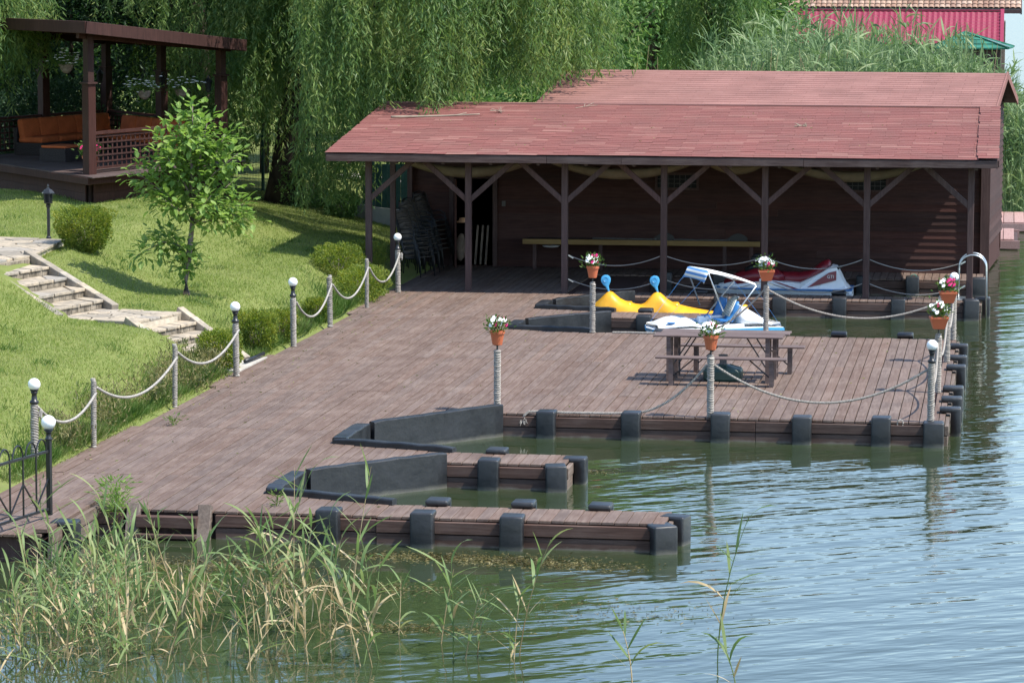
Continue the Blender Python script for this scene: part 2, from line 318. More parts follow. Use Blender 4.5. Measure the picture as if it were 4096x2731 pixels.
# ------------------------------------------------------------------ geometry helpers
def link(o): COL.objects.link(o); return o
def tag(o, label=None, cat=None, group=None, kind=None):
    if label: o['label'] = label
    if cat: o['category'] = cat
    if group: o['group'] = group
    if kind: o['kind'] = kind
    return o
def thing(name, label, cat, loc=(0, 0, 0), rz=0.0, group=None):
    o = bpy.data.objects.new(name, None); link(o); o.location = loc; o.rotation_euler = (0, 0, rz)
    o.empty_display_size = 0.2
    return tag(o, label, cat, group)
def copy_tree(o, parent=None, loc=None, rz=None, label=None, group=None):
    c = o.copy(); link(c); c.parent = parent
    for ch in o.children: copy_tree(ch, c)
    if loc is not None: c.location = loc
    if rz is not None: c.rotation_euler = (0, 0, rz)
    if label: c['label'] = label
    if group: c['group'] = group
    return c
class MB:
    def __init__(s): s.v = []; s.f = []
    def add(s, vs, fs):
        k = len(s.v); s.v += [tuple(map(float, p)) for p in vs]; s.f += [tuple(i + k for i in q) for q in fs]; return s
    def box(s, c, d, rz=0.0, taper=1.0):
        x, y, z = d[0] / 2, d[1] / 2, d[2] / 2; ca, sa = math.cos(rz), math.sin(rz); vs = []
        for zz, t in ((-z, 1.0), (z, taper)):
            for a, b in ((-x, -y), (x, -y), (x, y), (-x, y)):
                a *= t; b *= t; vs.append((c[0] + a * ca - b * sa, c[1] + a * sa + b * ca, c[2] + zz))
        return s.add(vs, [(3, 2, 1, 0), (4, 5, 6, 7), (0, 1, 5, 4), (1, 2, 6, 5), (2, 3, 7, 6), (3, 0, 4, 7)])
    def bar(s, p0, p1, w, h, up=(0, 0, 1)):
        p0 = Vector(p0); p1 = Vector(p1); d = (p1 - p0).normalized(); u = Vector(up)
        if abs(d.dot(u)) > 0.98: u = Vector((0, 1, 0))
        sd = d.cross(u).normalized(); u = sd.cross(d).normalized(); vs = []
        for p in (p0, p1):
            for a, b in ((-1, -1), (1, -1), (1, 1), (-1, 1)): vs.append(p + sd * (a * w / 2) + u * (b * h / 2))
        return s.add(vs, [(3, 2, 1, 0), (4, 5, 6, 7), (0, 1, 5, 4), (1, 2, 6, 5), (2, 3, 7, 6), (3, 0, 4, 7)])
    def tube(s, pts, r, n=8, caps=True):
        P = [Vector(p) for p in pts]; m = len(P); rr = r if hasattr(r, '__len__') else [r] * m
        ref = Vector((0, 0, 1)); vs = []
        for i in range(m):
            d = (P[min(i + 1, m - 1)] - P[max(i - 1, 0)])
            d = d.normalized() if d.length > 1e-9 else Vector((0, 0, 1))
            a = d.cross(ref)
            if a.length < 0.05: a = d.cross(Vector((1, 0, 0)))
            a.normalize(); b = d.cross(a)
            for k in range(n):
                t = 2 * math.pi * k / n; vs.append(P[i] + (a * math.cos(t) + b * math.sin(t)) * rr[i])
        fs = [(i * n + k, i * n + (k + 1) % n, (i + 1) * n + (k + 1) % n, (i + 1) * n + k) for i in range(m - 1) for k in range(n)]
        if caps: fs += [tuple(range(n - 1, -1, -1)), tuple((m - 1) * n + k for k in range(n))]
        return s.add(vs, fs)
    def lathe(s, prof, n=16, c=(0, 0, 0), caps=True):
        vs = [(c[0] + r * math.cos(2 * math.pi * k / n), c[1] + r * math.sin(2 * math.pi * k / n), c[2] + z) for r, z in prof for k in range(n)]
        m = len(prof)
        fs = [(i * n + k, i * n + (k + 1) % n, (i + 1) * n + (k + 1) % n, (i + 1) * n + k) for i in range(m - 1) for k in range(n)]
        if caps: fs += [tuple(range(n - 1, -1, -1)), tuple((m - 1) * n + k for k in range(n))]
        return s.add(vs, fs)
    def prism(s, poly, z0, z1):
        n = len(poly); zz0 = z0 if hasattr(z0, '__len__') else [z0] * n; zz1 = z1 if hasattr(z1, '__len__') else [z1] * n
        a = sum(poly[i][0] * poly[(i + 1) % n][1] - poly[(i + 1) % n][0] * poly[i][1] for i in range(n))
        if a < 0: poly = poly[::-1]; zz0 = zz0[::-1]; zz1 = zz1[::-1]
        vs = [(p[0], p[1], z) for p, z in zip(poly, zz0)] + [(p[0], p[1], z) for p, z in zip(poly, zz1)]
        fs = [tuple(range(n - 1, -1, -1)), tuple(range(n, 2 * n))] + [(i, (i + 1) % n, n + (i + 1) % n, n + i) for i in range(n)]
        return s.add(vs, fs)
    def loft(s, rings, caps=True, closed=True):
        n = len(rings[0]); m = len(rings); vs = [p for r_ in rings for p in r_]
        kk = n if closed else n - 1
        fs = [(i * n + k, i * n + (k + 1) % n, (i + 1) * n + (k + 1) % n, (i + 1) * n + k) for i in range(m - 1) for k in range(kk)]
        if caps and closed: fs += [tuple(range(n - 1, -1, -1)), tuple((m - 1) * n + k for k in range(n))]
        return s.add(vs, fs)
    def data(s, name, mat, smooth=False, bevel=0.0, seg=2):
        me = bpy.data.meshes.new(name); me.from_pydata(s.v, [], s.f); me.update()
        if bevel > 0:
            bm = bmesh.new(); bm.from_mesh(me)
            ed = [e for e in bm.edges if len(e.link_faces) == 2 and e.calc_face_angle(0) > 0.35]
            bmesh.ops.bevel(bm, geom=ed, offset=bevel, segments=seg, profile=0.5, affect='EDGES', clamp_overlap=True)
            bm.to_mesh(me); bm.free()
        if smooth: me.polygons.foreach_set('use_smooth', [True] * len(me.polygons))
        me.materials.append(mat); return me
    def build(s, name, mat, parent=None, smooth=False, bevel=0.0, seg=2, world=False, kind=None):
        if world and parent is not None:
            mw = parent_mat(parent).inverted(); s.v = [tuple(mw @ Vector(p)) for p in s.v]
        o = bpy.data.objects.new(name, s.data(name, mat, smooth, bevel, seg)); link(o); o.parent = parent
        if kind: o['kind'] = kind
        return o
def parent_mat(p):
    m = Matrix.Translation(p.location) @ p.rotation_euler.to_matrix().to_4x4()
    return (parent_mat(p.parent) @ m) if p.parent else m
def np_data(name, V, F, mat, smooth=False):
    V = np.asarray(V, np.float32); F = np.asarray(F, np.int32); me = bpy.data.meshes.new(name)
    k = F.shape[1]; me.vertices.add(len(V)); me.vertices.foreach_set('co', V.ravel())
    me.loops.add(F.size); me.loops.foreach_set('vertex_index', F.ravel())
    me.polygons.add(len(F)); me.polygons.foreach_set('loop_start', np.arange(0, F.size, k, dtype=np.int32))
    me.update(calc_edges=True); me.validate()
    me.polygons.foreach_set('use_smooth', [smooth] * len(me.polygons))
    me.materials.append(mat); return me
def np_obj(name, V, F, mat, parent=None, world=False, kind=None):
    if world and parent is not None: V = np.asarray(V) - np.array(parent.location)
    o = bpy.data.objects.new(name, np_data(name, V, F, mat)); link(o); o.parent = parent
    if kind: o['kind'] = kind
    return o
def place(name, data, parent=None, loc=(0, 0, 0), rot=(0, 0, 0), scale=None):
    o = bpy.data.objects.new(name, data); link(o); o.parent = parent; o.location = loc; o.rotation_euler = rot
    if scale is not None: o.scale = scale
    return o
def unit(a): return a / np.maximum(np.linalg.norm(a, axis=-1, keepdims=True), 1e-9)
def leaves(P, D, L, W, g=None, fold=0.25):
    """rhombic leaves: base P, direction D (n,3), length L, width W -> V, F"""
    g = g or rng; n = len(P); D = unit(D)
    rv = unit(g.normal(size=(n, 3))); S = unit(np.cross(D, rv)); N = np.cross(S, D)
    L = np.broadcast_to(np.asarray(L, float), (n,))[:, None]; W = np.broadcast_to(np.asarray(W, float), (n,))[:, None]
    a = P; b = P + D * L * .45 + S * W / 2 + N * W * fold; c = P + D * L; d = P + D * L * .45 - S * W / 2 + N * W * fold
    V = np.stack([a, b, c, d], 1).reshape(-1, 3); F = np.arange(4 * n).reshape(n, 4); return V, F
def merge(lst):
    Vs, Fs, k = [], [], 0
    for V, F in lst: Vs.append(V); Fs.append(F + k); k += len(V)
    return np.concatenate(Vs), np.concatenate(Fs)
def catenary(a, b, sag, n=24):
    a = np.array(a, float); b = np.array(b, float); t = np.linspace(0, 1, n)[:, None]
    p = a + (b - a) * t; p[:, 2] -= (4 * sag * t * (1 - t))[:, 0]; return p
def rope_mb(pts, r=0.02, twist=0.075, step=0.016):
    """three twisted strands along a path"""
    P = np.asarray(pts, float); seg = np.linalg.norm(np.diff(P, axis=0), axis=1); cum = np.r_[0, np.cumsum(seg)]
    m = max(8, int(cum[-1] / step)); s = np.linspace(0, cum[-1], m)
    Q = np.stack([np.interp(s, cum, P[:, k]) for k in range(3)], 1)
    T = unit(np.gradient(Q, axis=0)); A = unit(np.cross(T, np.array([0.03, 0.05, 1.0]))); B = np.cross(T, A)
    mb = MB()
    for k in range(3):
        ph = 2 * np.pi * (s / twist + k / 3)
        C_ = Q + (A * np.cos(ph)[:, None] + B * np.sin(ph)[:, None]) * r * .55
        mb.tube([tuple(c) for c in C_], r * .55, 5)
    return mb
def smooth01(t): t = np.clip(t, 0, 1); return t * t * (3 - 2 * t)

# ------------------------------------------------------------------ terrain
WZ = -0.35
def shore(Y):
    Y = np.asarray(Y, float)
    return np.interp(Y, [-50, 36, 37, 73, 75, 84, 92, 100, 400], [-12.9, -12.9, -12.72, -12.72, -13.2, -12.5, -7.0, -1.6, -1.0])
def gz(X, Y):
    X = np.asarray(X, float); Y = np.asarray(Y, float); t = shore(Y) - X
    near = np.interp(t, [0, .35, 1.55, 2.2, 3.1, 4.85, 5.5, 7, 60], [0.0, .06, .66, .74, .80, 1.47, 1.50, 1.52, 1.6]) + 0.03 * np.clip(Y - 62, 0, 10) * smooth01((t - 3) / 3)
    back = np.interp(t, [0, .6, 6, 60], [.05, .25, 1.0, 1.2])
    far = smooth01((Y - 69) / 11)
    land = near * (1 - far) + back * far
    und = 0.02 * np.sin(X * 1.3 + Y * .7) * np.clip(t, 0, 1)
    z = np.where(t > 0, land + und - .01, np.maximum(-1.6, t * 2.4) - 0.02)
    # the ground is cut away under the stone steps, the landing and the path
    yu = np.interp(X, [-18.2, -17.57, -15.81, -14.28, -12.9], [57.6, 57.45, 56.0, 55.62, 54.85]); zs = np.interp(X, [-17.6, -17.3, -15.9, -14.4, -12.9], [1.42, 1.2, .55, .55, -.12])
    cut = (X > -17.75) & (X < -12.8) & (Y < yu + .02) & (Y > yu - 1.88)
    z = np.where(cut, np.minimum(z, zs), z)
    return np.where((X < -17.55) & (X > -22.5) & (Y > 55.5) & (Y < 61.6 + .12 * (-18 - X)) & (Y - 57.2 > (X + 17.6) * 4), np.minimum(z, 1.40), z)
gx = np.r_[np.linspace(-600, -40, 15), np.linspace(-38, -20, 30), np.linspace(-19.8, -12, 79), np.linspace(-11.5, -8, 8), np.linspace(-7.5, 6, 24), np.linspace(20, 700, 8)]
gy = np.r_[np.linspace(-200, 30, 8), np.linspace(32, 90, 233), np.linspace(92, 160, 24), np.linspace(180, 1500, 10)]
GX, GY = np.meshgrid(gx, gy); GZ = gz(GX, GY)
V = np.stack([GX, GY, GZ], -1).reshape(-1, 3); nx = len(gx); ii = np.arange(len(gy) - 1)[:, None] * nx + np.arange(nx - 1)[None]
ii = ii.ravel(); F = np.stack([ii, ii + 1, ii + nx + 1, ii + nx], 1)
o = np_obj('ground', V, F, M['ground']); o['kind'] = 'structure'
o.data.polygons.foreach_set('use_smooth', [True] * len(o.data.polygons))
wv = [(-60, -300, WZ), (3000, -300, WZ), (3000, 4000, WZ), (-60, 4000, WZ)]
o = np_obj('lake', wv, [[0, 1, 2, 3]], M['water']); tag(o, kind='structure')

# ------------------------------------------------------------------ planked decks
PW = 0.16
plank_cache = {}
def plank_data(L, w=PW - 0.012, th=0.035, mat='deck'):
    k = (round(L, 2), round(w, 3), mat)
    if k not in plank_cache:
        mb = MB(); mb.box((0, 0, -th / 2), (w, L - 0.008, th)); plank_cache[k] = mb.data('plank', M[mat], bevel=0.004, seg=1)
    return plank_cache[k]
def plank(parent, x, y0, y1, z=0.0, mat='deck', w=PW - 0.012):
    j = random.uniform(-.004, .004)
    o = place('plank', plank_data(y1 - y0, w, 0.035, mat), parent, (x - parent.location.x, (y0 + y1) / 2 - parent.location.y, z + j - parent.location.z),
              (random.uniform(-.0012, .0012), random.uniform(-.012, .012), random.uniform(-.0012, .0012)))
    return o
SEAMS = [37.6, 42.2, 46.7, 51.2, 55.8, 58.3, 62.65, 67.25]
def planks(parent, x0, x1, ylo, yhi, z=0.0, xmin_fn=None, xmax_fn=None, mat='deck', seams=SEAMS):
    """columns of planks between x0 and x1; ylo / yhi may depend on the column (functions)"""
    n = int(round((x1 - x0) / PW))
    for i in range(n):
        x = x0 + (i + .5) * (x1 - x0) / n
        a = ylo(x) if callable(ylo) else ylo; b = yhi(x) if callable(yhi) else yhi
        cuts = [a] + [s_ + random.uniform(-.03, .03) for s_ in seams if a + .25 < s_ < b - .25] + [b]
        for c0, c1 in zip(cuts[:-1], cuts[1:]): plank(parent, x, c0, c1, z, mat)
def edge_boards(parent, p0, p1, mat='deckx', z=0.0, hs=((-0.045, 0.15), (-0.208, 0.17)), th=0.06, proud=(0.0, -0.012), cut=None):
    """the two stacked edge boards of a dock along p0 -> p1 (dock on the left-hand side of the direction)"""
    p0 = Vector((p0[0], p0[1], 0)); p1 = Vector((p1[0], p1[1], 0)); d = (p1 - p0).normalized(); n = Vector((d.y, -d.x, 0))
    L = (p1 - p0).length
    for (zt, h), pr in zip(hs, proud):
        cuts = [0, L] if L < 4.5 else [0, L * random.uniform(.4, .6), L]
        for a, b in zip(cuts[:-1], cuts[1:]):
            q0 = p0 + d * (a + .003) + n * (th / 2 + pr); q1 = p0 + d * (b - .003) + n * (th / 2 + pr)
            mb = MB(); mb.bar(q0 + Vector((0, 0, z + zt - h / 2)), q1 + Vector((0, 0, z + zt - h / 2)), th, h)
            mb.build('edge_board', M[mat], parent, bevel=0.006, seg=1, world=True)
def substructure(parent, poly, mat='dark'):
    mb = MB(); mb.prism(poly, -0.75, -0.05); mb.build('float_frame', M[mat], parent, world=True)

boardwalk = thing('boardwalk', 'long reddish brown plank deck running beside the lawn to the boathouse porch', 'boardwalk', (-10.2, 52, 0))
# boat slots cut into its water side, each a trapezoid: (tip x, y low, y high) -> open end at x=-7.65
SLOTS = {'A': (-9.30, 45.45, 46.95, 44.87, 48.95), 'B': (-9.25, 40.95, 42.25, 40.32, 43.92),
         'C': (-9.10, 64.35, 65.15, 63.95, 66.85), 'D': (-9.10, 60.55, 61.35, 60.28, 62.82)}
def slot_cut(x):
    """y intervals of open water at column x"""
    r_ = []
    for tip, a, b, a1, b1 in SLOTS.values():
        if x > tip:
            t = (x - tip) / (-7.65 - tip); r_.append((a + (a1 - a) * t, b + (b1 - b) * t))
    return sorted(r_)
x0, x1 = -12.66, -7.66; n = int(round((x1 - x0) / PW))
for i in range(n):
    x = x0 + (i + .5) * PW * (x1 - x0) / (n * PW)
    lo, hi = 39.46, 67.25
    if x < -11.3: lo = 37.4
    ivs = []; cur = lo
    for a, b in slot_cut(x): ivs.append((cur, a)); cur = b
    ivs.append((cur, hi))
    for a, b in ivs:
        if b - a < .12: continue
        cuts = [a] + [s_ + random.uniform(-.03, .03) for s_ in SEAMS if a + .25 < s_ < b - .25] + [b]
        for c0, c1 in zip(cuts[:-1], cuts[1:]): plank(boardwalk, x, c0, c1)
# ragged curved margin beside the grass
for i in range(2):
    x = -12.74 - i * .16
    for a, b in ((39.2, 42.2), (43.4, 46.7)) if i else ((37.4, 42.2), (42.2, 46.7), (51.4, 55.8), (62.7, 67.2)): plank(boardwalk, x, a, b)
def poly_minus_slots():
    pts = [(-12.6, 37.5), (-11.36, 37.5), (-11.36, 39.56), (-7.75, 39.56)]
    for k in 'BADC':
        tip, a, b, a1, b1 = SLOTS[k]; pts += [(-7.75, a1 - .08), (tip - .08, a - .06), (tip - .08, b + .06), (-7.75, b1 + .08)]
    return pts + [(-7.75, 73.3), (-12.6, 73.3)]
substructure(boardwalk, poly_minus_slots())
edge_boards(boardwalk, (-9.72, 39.46), (-7.66, 39.46))
edge_boards(boardwalk, (-11.30, 39.46), (-10.9, 39.46))
# landing stage toward the camera: right side boards
edge_boards(boardwalk, (-11.30, 37.45), (-11.30, 40.75), 'deckside', z=0.075)
mbx = MB(); mbx.box((-11.38, 39.1, .045), (.15, 3.3, .05)); mbx.build('edge_cap', M['deck'], boardwalk, bevel=.005, seg=1, world=True)

dock = thing('floating_dock', 'wide rectangular plank dock with the picnic table and rope posts', 'dock', (-4.2, 54.6, 0))
planks(dock, -7.66, -1.06, 49.0, 60.25, seams=[51.25, 55.7])
for x in (-0.98, -0.885):
    for a, b in ((49.0, 53.4), (53.4, 57.0), (57.0, 60.25)): plank(dock, x, a, b, w=0.085)
substructure(dock, [(-7.66, 49.07), (-.9, 49.07), (-.9, 60.18), (-7.66, 60.18)])
edge_boards(dock, (-7.62, 49.0), (-0.84, 49.0)); edge_boards(dock, (-0.84, 49.0), (-0.84, 60.25), 'deckside'); edge_boards(dock, (-0.84, 60.25), (-7.6, 60.25))

def finger(label, x1, y0, y1, x0=-7.66):
    t = thing('dock_finger', label, 'dock', ((x0 + x1) / 2, (y0 + y1) / 2, 0), group='dock fingers between the boat slots')
    planks(t, x0, x1, y0, y1, seams=[])
    substructure(t, [(x0, y0 + .07), (x1 - .07, y0 + .07), (x1 - .07, y1 - .07), (x0, y1 - .07)])
    edge_boards(t, (x0, y0), (x1, y0)); edge_boards(t, (x1, y0), (x1, y1), 'deckside'); edge_boards(t, (x1, y1), (x0, y1)); return t
finger('nearest dock finger, behind the reeds, with a damaged plank end', -4.06, 39.42, 40.32)
finger('short dock finger between the two black padded boat slots in front', -5.92, 43.95, 44.87)
finger('dock finger beside the white pedal boat, half hidden behind the picnic table', -5.30, 62.85, 63.95)
# splintered ends on the near finger
walk = thing('boathouse_walkway', 'narrow floating walkway under the front posts of the boathouse', 'walkway', (-4.3, 67.4, 0))
planks(walk, -8.9, -0.5, 66.88, 67.95, seams=[])
substructure(walk, [(-7.7, 66.95), (-.57, 66.95), (-.57, 67.88), (-7.7, 67.88)])
edge_boards(walk, (-7.62, 66.88), (-0.5, 66.88)); edge_boards(walk, (-0.5, 66.88), (-0.5, 67.95), 'deckside')
walk2 = thing('inner_walkway', 'inner walkway along the siding wall behind the water scooter', 'walkway', (-4.6, 72.6, 0))
planks(walk2, -9.0, -0.45, 71.75, 73.3, seams=[])
substructure(walk2, [(-9.0, 71.82), (-.52, 71.82), (-.52, 73.3), (-9.0, 73.3)])
edge_boards(walk2, (-8.95, 71.75), (-0.45, 71.75)); edge_boards(walk2, (-0.45, 71.75), (-0.45, 73.3), 'deckside')
pf = thing('porch_floor', 'shaded plank floor of the porch by the stacked chairs', 'floor', (-11.3, 70.3, 0)); pf['kind'] = 'structure'
planks(pf, -13.55, -9.05, 67.27, 73.3, seams=[70.4])

# ladder of two stout stringers at the front edge
lad = thing('dock_steps', 'wooden boarding steps with two stout posts at the front edge of the boardwalk', 'steps', (-10.3, 39.4, 0))
for x in (-10.78, -9.86):
    MB().bar((x, 39.5, .06), (x + .02, 39.12, -.75), .17, .11, up=(0, 1, 0)).build('stringer', M['deckside'], lad, bevel=.008, seg=1, world=True)
for z_, y_ in ((-0.13, 39.33), (-0.3, 39.25), (-0.55, 39.15)):
    MB().bar((-10.71, y_, z_), (-9.93, y_, z_), .14 if z_ > -.2 else .10, .14 if z_ > -.2 else .05).build('tread', M['deckx'], lad, bevel=.006, seg=1, world=True)

# ------------------------------------------------------------------ black vinyl fenders and slot pads
def fender_data(w=.29, d=.17, h=.42, lip=.16):
    """padded block: vertical face hanging to the water with a lip over the deck edge; origin on the deck edge"""
    mb = MB()
    prof = [(-d, -.40), (-d, .08), (lip, .08), (lip, .006), (-.012, .0), (-.012, -.40)]
    n = len(prof); vs = [(-w / 2, y, z) for y, z in prof] + [(w / 2, y, z) for y, z in prof]
    mb.add(vs, [(0, 1, 2, 3, 4, 5)[::-1][::-1], tuple(range(2 * n - 1, n - 1, -1))] + [((i + 1) % n, i, n + i, n + (i + 1) % n) for i in range(n)])
    me = mb.data('fender', M['vinyl'])
    bm = bmesh.new(); bm.from_mesh(me); bmesh.ops.recalc_face_normals(bm, faces=bm.faces)
    ed = [e for e in bm.edges if e.calc_face_angle(0) > .3 and not (abs(e.verts[0].co.y + .012) < .02 and abs(e.verts[1].co.y + .012) < .02)]
    bmesh.ops.bevel(bm, geom=ed, offset=.028, segments=3, profile=.5, affect='EDGES', clamp_overlap=True)
    bm.to_mesh(me); bm.free(); me.polygons.foreach_set('use_smooth', [True] * len(me.polygons)); return me
FD = fender_data(); FDW = fender_data(.31, .17)
def fender(x, y, rz, label, group, big=False, dz=0.0):
    o = place('dock_fender', FDW if big else FD, None, (x, y, dz + random.uniform(-.015, .015)), (0, random.uniform(-.02, .02), rz + random.uniform(-.03, .03)))
    return tag(o, label, 'fender', group)
G = 'black fenders on the front edge of the wide dock'
FL = ['first black fender on the wide dock\'s front edge, beside the frayed rope end', 'second black fender from the frayed rope on the wide dock\'s front edge',
      'black fender at the foot of the flower post in front of the picnic table', 'second black fender left of the pale rope loop on the dock front',
      'black fender beside the small pale rope loop on the dock front']
for x, l in zip((-6.86, -5.56, -4.20, -2.97, -1.78), FL): fender(x, 48.94, 0, l, G)
fender(-1.0, 48.94, 0, 'rounded black fender wrapping the front right corner of the wide dock', G, True, -.05)
G = 'black fenders along the open right edge of the wide dock'
for k, y in enumerate((50.2, 51.5, 52.75, 55.6, 57.1, 58.7)):
    nm = ['nearest', 'second', 'third', 'fourth', 'fifth', 'farthest'][k]
    fender(-.78, y, R(90), f'{nm} black fender along the wide dock\'s right edge over open water', G)
G = 'black fenders on the far edge of the wide dock'
fender(-3.0, 60.31, R(180), 'black fender on the wide dock\'s far edge, nearer the picnic table', G)
fender(-1.78, 60.31, R(180), 'black fender on the wide dock\'s far edge, nearer the right lamp', G)
fender(-6.3, 60.31, R(180), 'black fender on the far edge by the pedal boat bow', G)
G = 'black fenders on the short dock finger'
fender(-6.95, 43.89, 0, 'black fender on the near face of the short dock finger', G)
fender(-7.0, 44.93, R(180), 'black fender on the far side of the short dock finger', G)
fender(-6.03, 43.89, R(12), 'black corner fender at the near end of the short dock finger', G, dz=-.06)
fender(-5.86, 44.62, R(90), 'black fender on the water end of the short dock finger', G, dz=-.06)
G = 'black fenders on the nearest dock finger'
for x, l in ((-8.25, 'black fender on the boardwalk front behind the tall reeds'), (-7.06, 'black fender on the nearest finger\'s front face, closer to the reeds'), (-5.94, 'black fender on the nearest finger\'s front face, closer to open water')):
    fender(x, 39.36, 0, l, G)
for x, l in ((-7.05, 'left black fender on the back edge of the nearest finger'), (-5.95, 'middle black fender on the back edge of the nearest finger'), (-4.97, 'right black fender on the back edge of the nearest finger')):
    fender(x, 40.38, R(180), l, G)
fender(-4.10, 39.40, R(28), 'slumped black fender on the broken near corner of the nearest finger', G, True, -.09)
fender(-4.0, 40.05, R(75), 'black fender on the far corner of the nearest finger\'s end', G, dz=-.06)
G = 'black fenders on the boathouse walkway'
for x, l in zip((-7.05, -5.75, -4.55, -3.32, -2.13), ('behind the left yellow float', 'behind the yellow pedal boat', 'behind the pedal boat canopy', 'below the water scooter stern', 'between the scooter and the right lamp')):
    fender(x, 66.82, 0, 'black fender on the boathouse walkway edge ' + l, G)
fender(-.66, 66.82, R(10), 'black fender at the right corner of the boathouse walkway', G, True); fender(-.44, 67.5, R(90), 'black fender on the right end of the boathouse walkway', G)
fender(-6.3, 68.0, R(180), 'black fender on the inner edge of the walkway under the scooter bow', G); fender(-3.4, 68.0, R(180), 'black fender on the inner edge of the walkway under the scooter stern', G)
G = 'black fenders on the inner walkway'
for x, l in zip((-7.4, -6.2, -3.05, -1.98, -1.15), ('left of the bench end', 'below the bench', 'right of the scooter stern', 'in the middle of the open berth', 'beside the steel handrails')):
    fender(x, 71.69, 0, 'black fender on the inner walkway ' + l, G)
fender(-.55, 71.69, R(8), 'black fender on the outer corner of the inner walkway', G, True)
fender(-11.25, 38.0, R(90), 'black fender on the side of the landing stage by the iron fence', 'fender of the landing stage')
fender(-6.9, 62.79, 0, 'black fender low on the finger beside the pedal boat bow', 'fender of the far finger'); fender(-7.0, 64.01, R(180), 'black fender on the finger in front of the second yellow seat', 'fender of the far finger')

def pad(parent, name, p0, p1, w, zt, zb, bev=.03, dz=0.0):
    """a long stuffed pad from p0 to p1 (plan), top at zt, bottom zb, slightly lumpy"""
    p0 = Vector((p0[0], p0[1], 0)); p1 = Vector((p1[0], p1[1], 0)); d = p1 - p0; L = d.length; d.normalize(); s = Vector((-d.y, d.x, 0))
    m = max(4, int(L / .16)); rings = []
    for i in range(m + 1):
        p = p0 + d * (L * i / m); e = .96 if i in (0, m) else 1.0; k = random.uniform(-.007, .007); zz = zt + k + dz * i / m
        hw = w / 2 * e + random.uniform(-.005, .005)
        r_ = bev
        ring = [(hw, zb), (hw, zz - r_), (hw - r_ * .3, zz - r_ * .3), (hw - r_, zz), (-hw + r_, zz), (-hw + r_ * .3, zz - r_ * .3), (-hw, zz - r_), (-hw, zb)]
        rings.append([p + s * a + Vector((0, 0, b - (.012 if i in (0, m) else 0))) for a, b in ring])
    mb = MB(); mb.loft(rings); o = mb.build(name, M['vinyl'], parent, smooth=False, world=True); return o
def slot_pads(k, label, near_inner=True):
    tip, a, b, a1, b1 = SLOTS[k]
    t = thing('slot_padding', label, 'padding', (tip, (a + b) / 2, 0), group='black padded rims of the boat slots')
    pad(t, 'far_pad', (tip + .1, b + .04), (-7.58, b1 - .0), .13, .12, -.42, .018, dz=.03)
    pad(t, 'tip_pad', (tip - .06, a - .05), (tip - .02, b + .0), .22, .10, -.42, .02)
    pad(t, 'near_pad', (tip - .12, a - .02), (-7.60, a1 - .02), .13, .085, -.10, .02)
slot_pads('A', 'black padded rim of the slot below the flower post on the wide dock')
slot_pads('B', 'black padded rim of the slot nearest the front, behind the reeds')
slot_pads('C', 'black padded rim of the farthest slot, holding the yellow pedal boat')
slot_pads('D', 'black padded rim of the slot behind the white pedal boat\'s bow')

# ------------------------------------------------------------------ rope posts, lamps, flower posts, ropes
def rope_post_data(h, r=.042, wrap=.034, seed=0):
    g = random.Random(seed); mb = MB(); prof = [(r * .9, 0), (r * 1.25, 0.0)]; z = .0
    while z < h - .03:
        q = wrap * g.uniform(.85, 1.1); a = r * g.uniform(1.18, 1.34)
        prof += [(r * .98, z + q * .05), (a, z + q * .3), (a, z + q * .7), (r * .98, z + q * .95)]; z += q
    prof += [(r * 1.1, h), (r * .2, h + .01)]
    n = 14; vs = []; k0 = 0
    mb.lathe(prof, n)
    # tilt of the windings
    mb.v = [(x, y, z + .018 * math.sin(math.atan2(y, x)) * (1 if 0.03 < z < h - .03 else 0)) for x, y, z in mb.v]
    return mb.data('post_shaft', M['rope'], smooth=False)
POST = [rope_post_data(.95, .044, .036, i) for i in range(3)]; POSTT = [rope_post_data(.95, .034, .026, 10 + i) for i in range(2)]
LPOST = [rope_post_data(.90, .044, .036, 20 + i) for i in range(3)]
lamp_mb = MB().lathe([(.055, .0), (.062, .012), (.062, .04), (.04, .05), (.034, .13), (.045, .15), (.05, .165)], 16, (0, 0, .90)); LAMPN = lamp_mb.data('lamp_neck', M['iron'], smooth=True)
cup = MB().lathe([(.03, 0), (.056, .02), (.06, .045), (.04, .05)], 16, (0, 0, 1.06)); LAMPC = cup.data('lamp_cup', M['iron'], smooth=True)
def sphere_mb(c, r, n=18, m=12):
    mb = MB(); mb.lathe([(max(.001, r * math.sin(math.pi * i / m)), -r * math.cos(math.pi * i / m)) for i in range(m + 1)], n, c); return mb
GLOBE = sphere_mb((0, 0, 1.165), .085).data('globe', M['globe'], smooth=True)
bmb = MB().tube([(0, 0, .93), (0, 0, 1.02)], .014, 8)
for a in range(4):
    t = a * math.pi / 2 + .4; bmb.tube([(0, 0, 1.02), (.05 * math.cos(t), .05 * math.sin(t), 1.03), (.075 * math.cos(t), .075 * math.sin(t), 1.055), (.082 * math.cos(t), .082 * math.sin(t), 1.13)], .006, 5)
BRK = bmb.data('pot_bracket', M['iron'])
def lamp_post(x, y, label, z=0.0, s=1.0):
    t = thing('lamp_post', label, 'lamp post', (x, y, z), random.uniform(0, 6), 'rope wrapped lamp posts with white globes')
    t.rotation_euler = (random.uniform(-.014, .014), random.uniform(-.014, .014), t.rotation_euler[2]); place('post_shaft', random.choice(LPOST), t); n = place('lamp_neck', LAMPN, t); place('lamp_cup', LAMPC, n); place('globe', GLOBE, t); return t
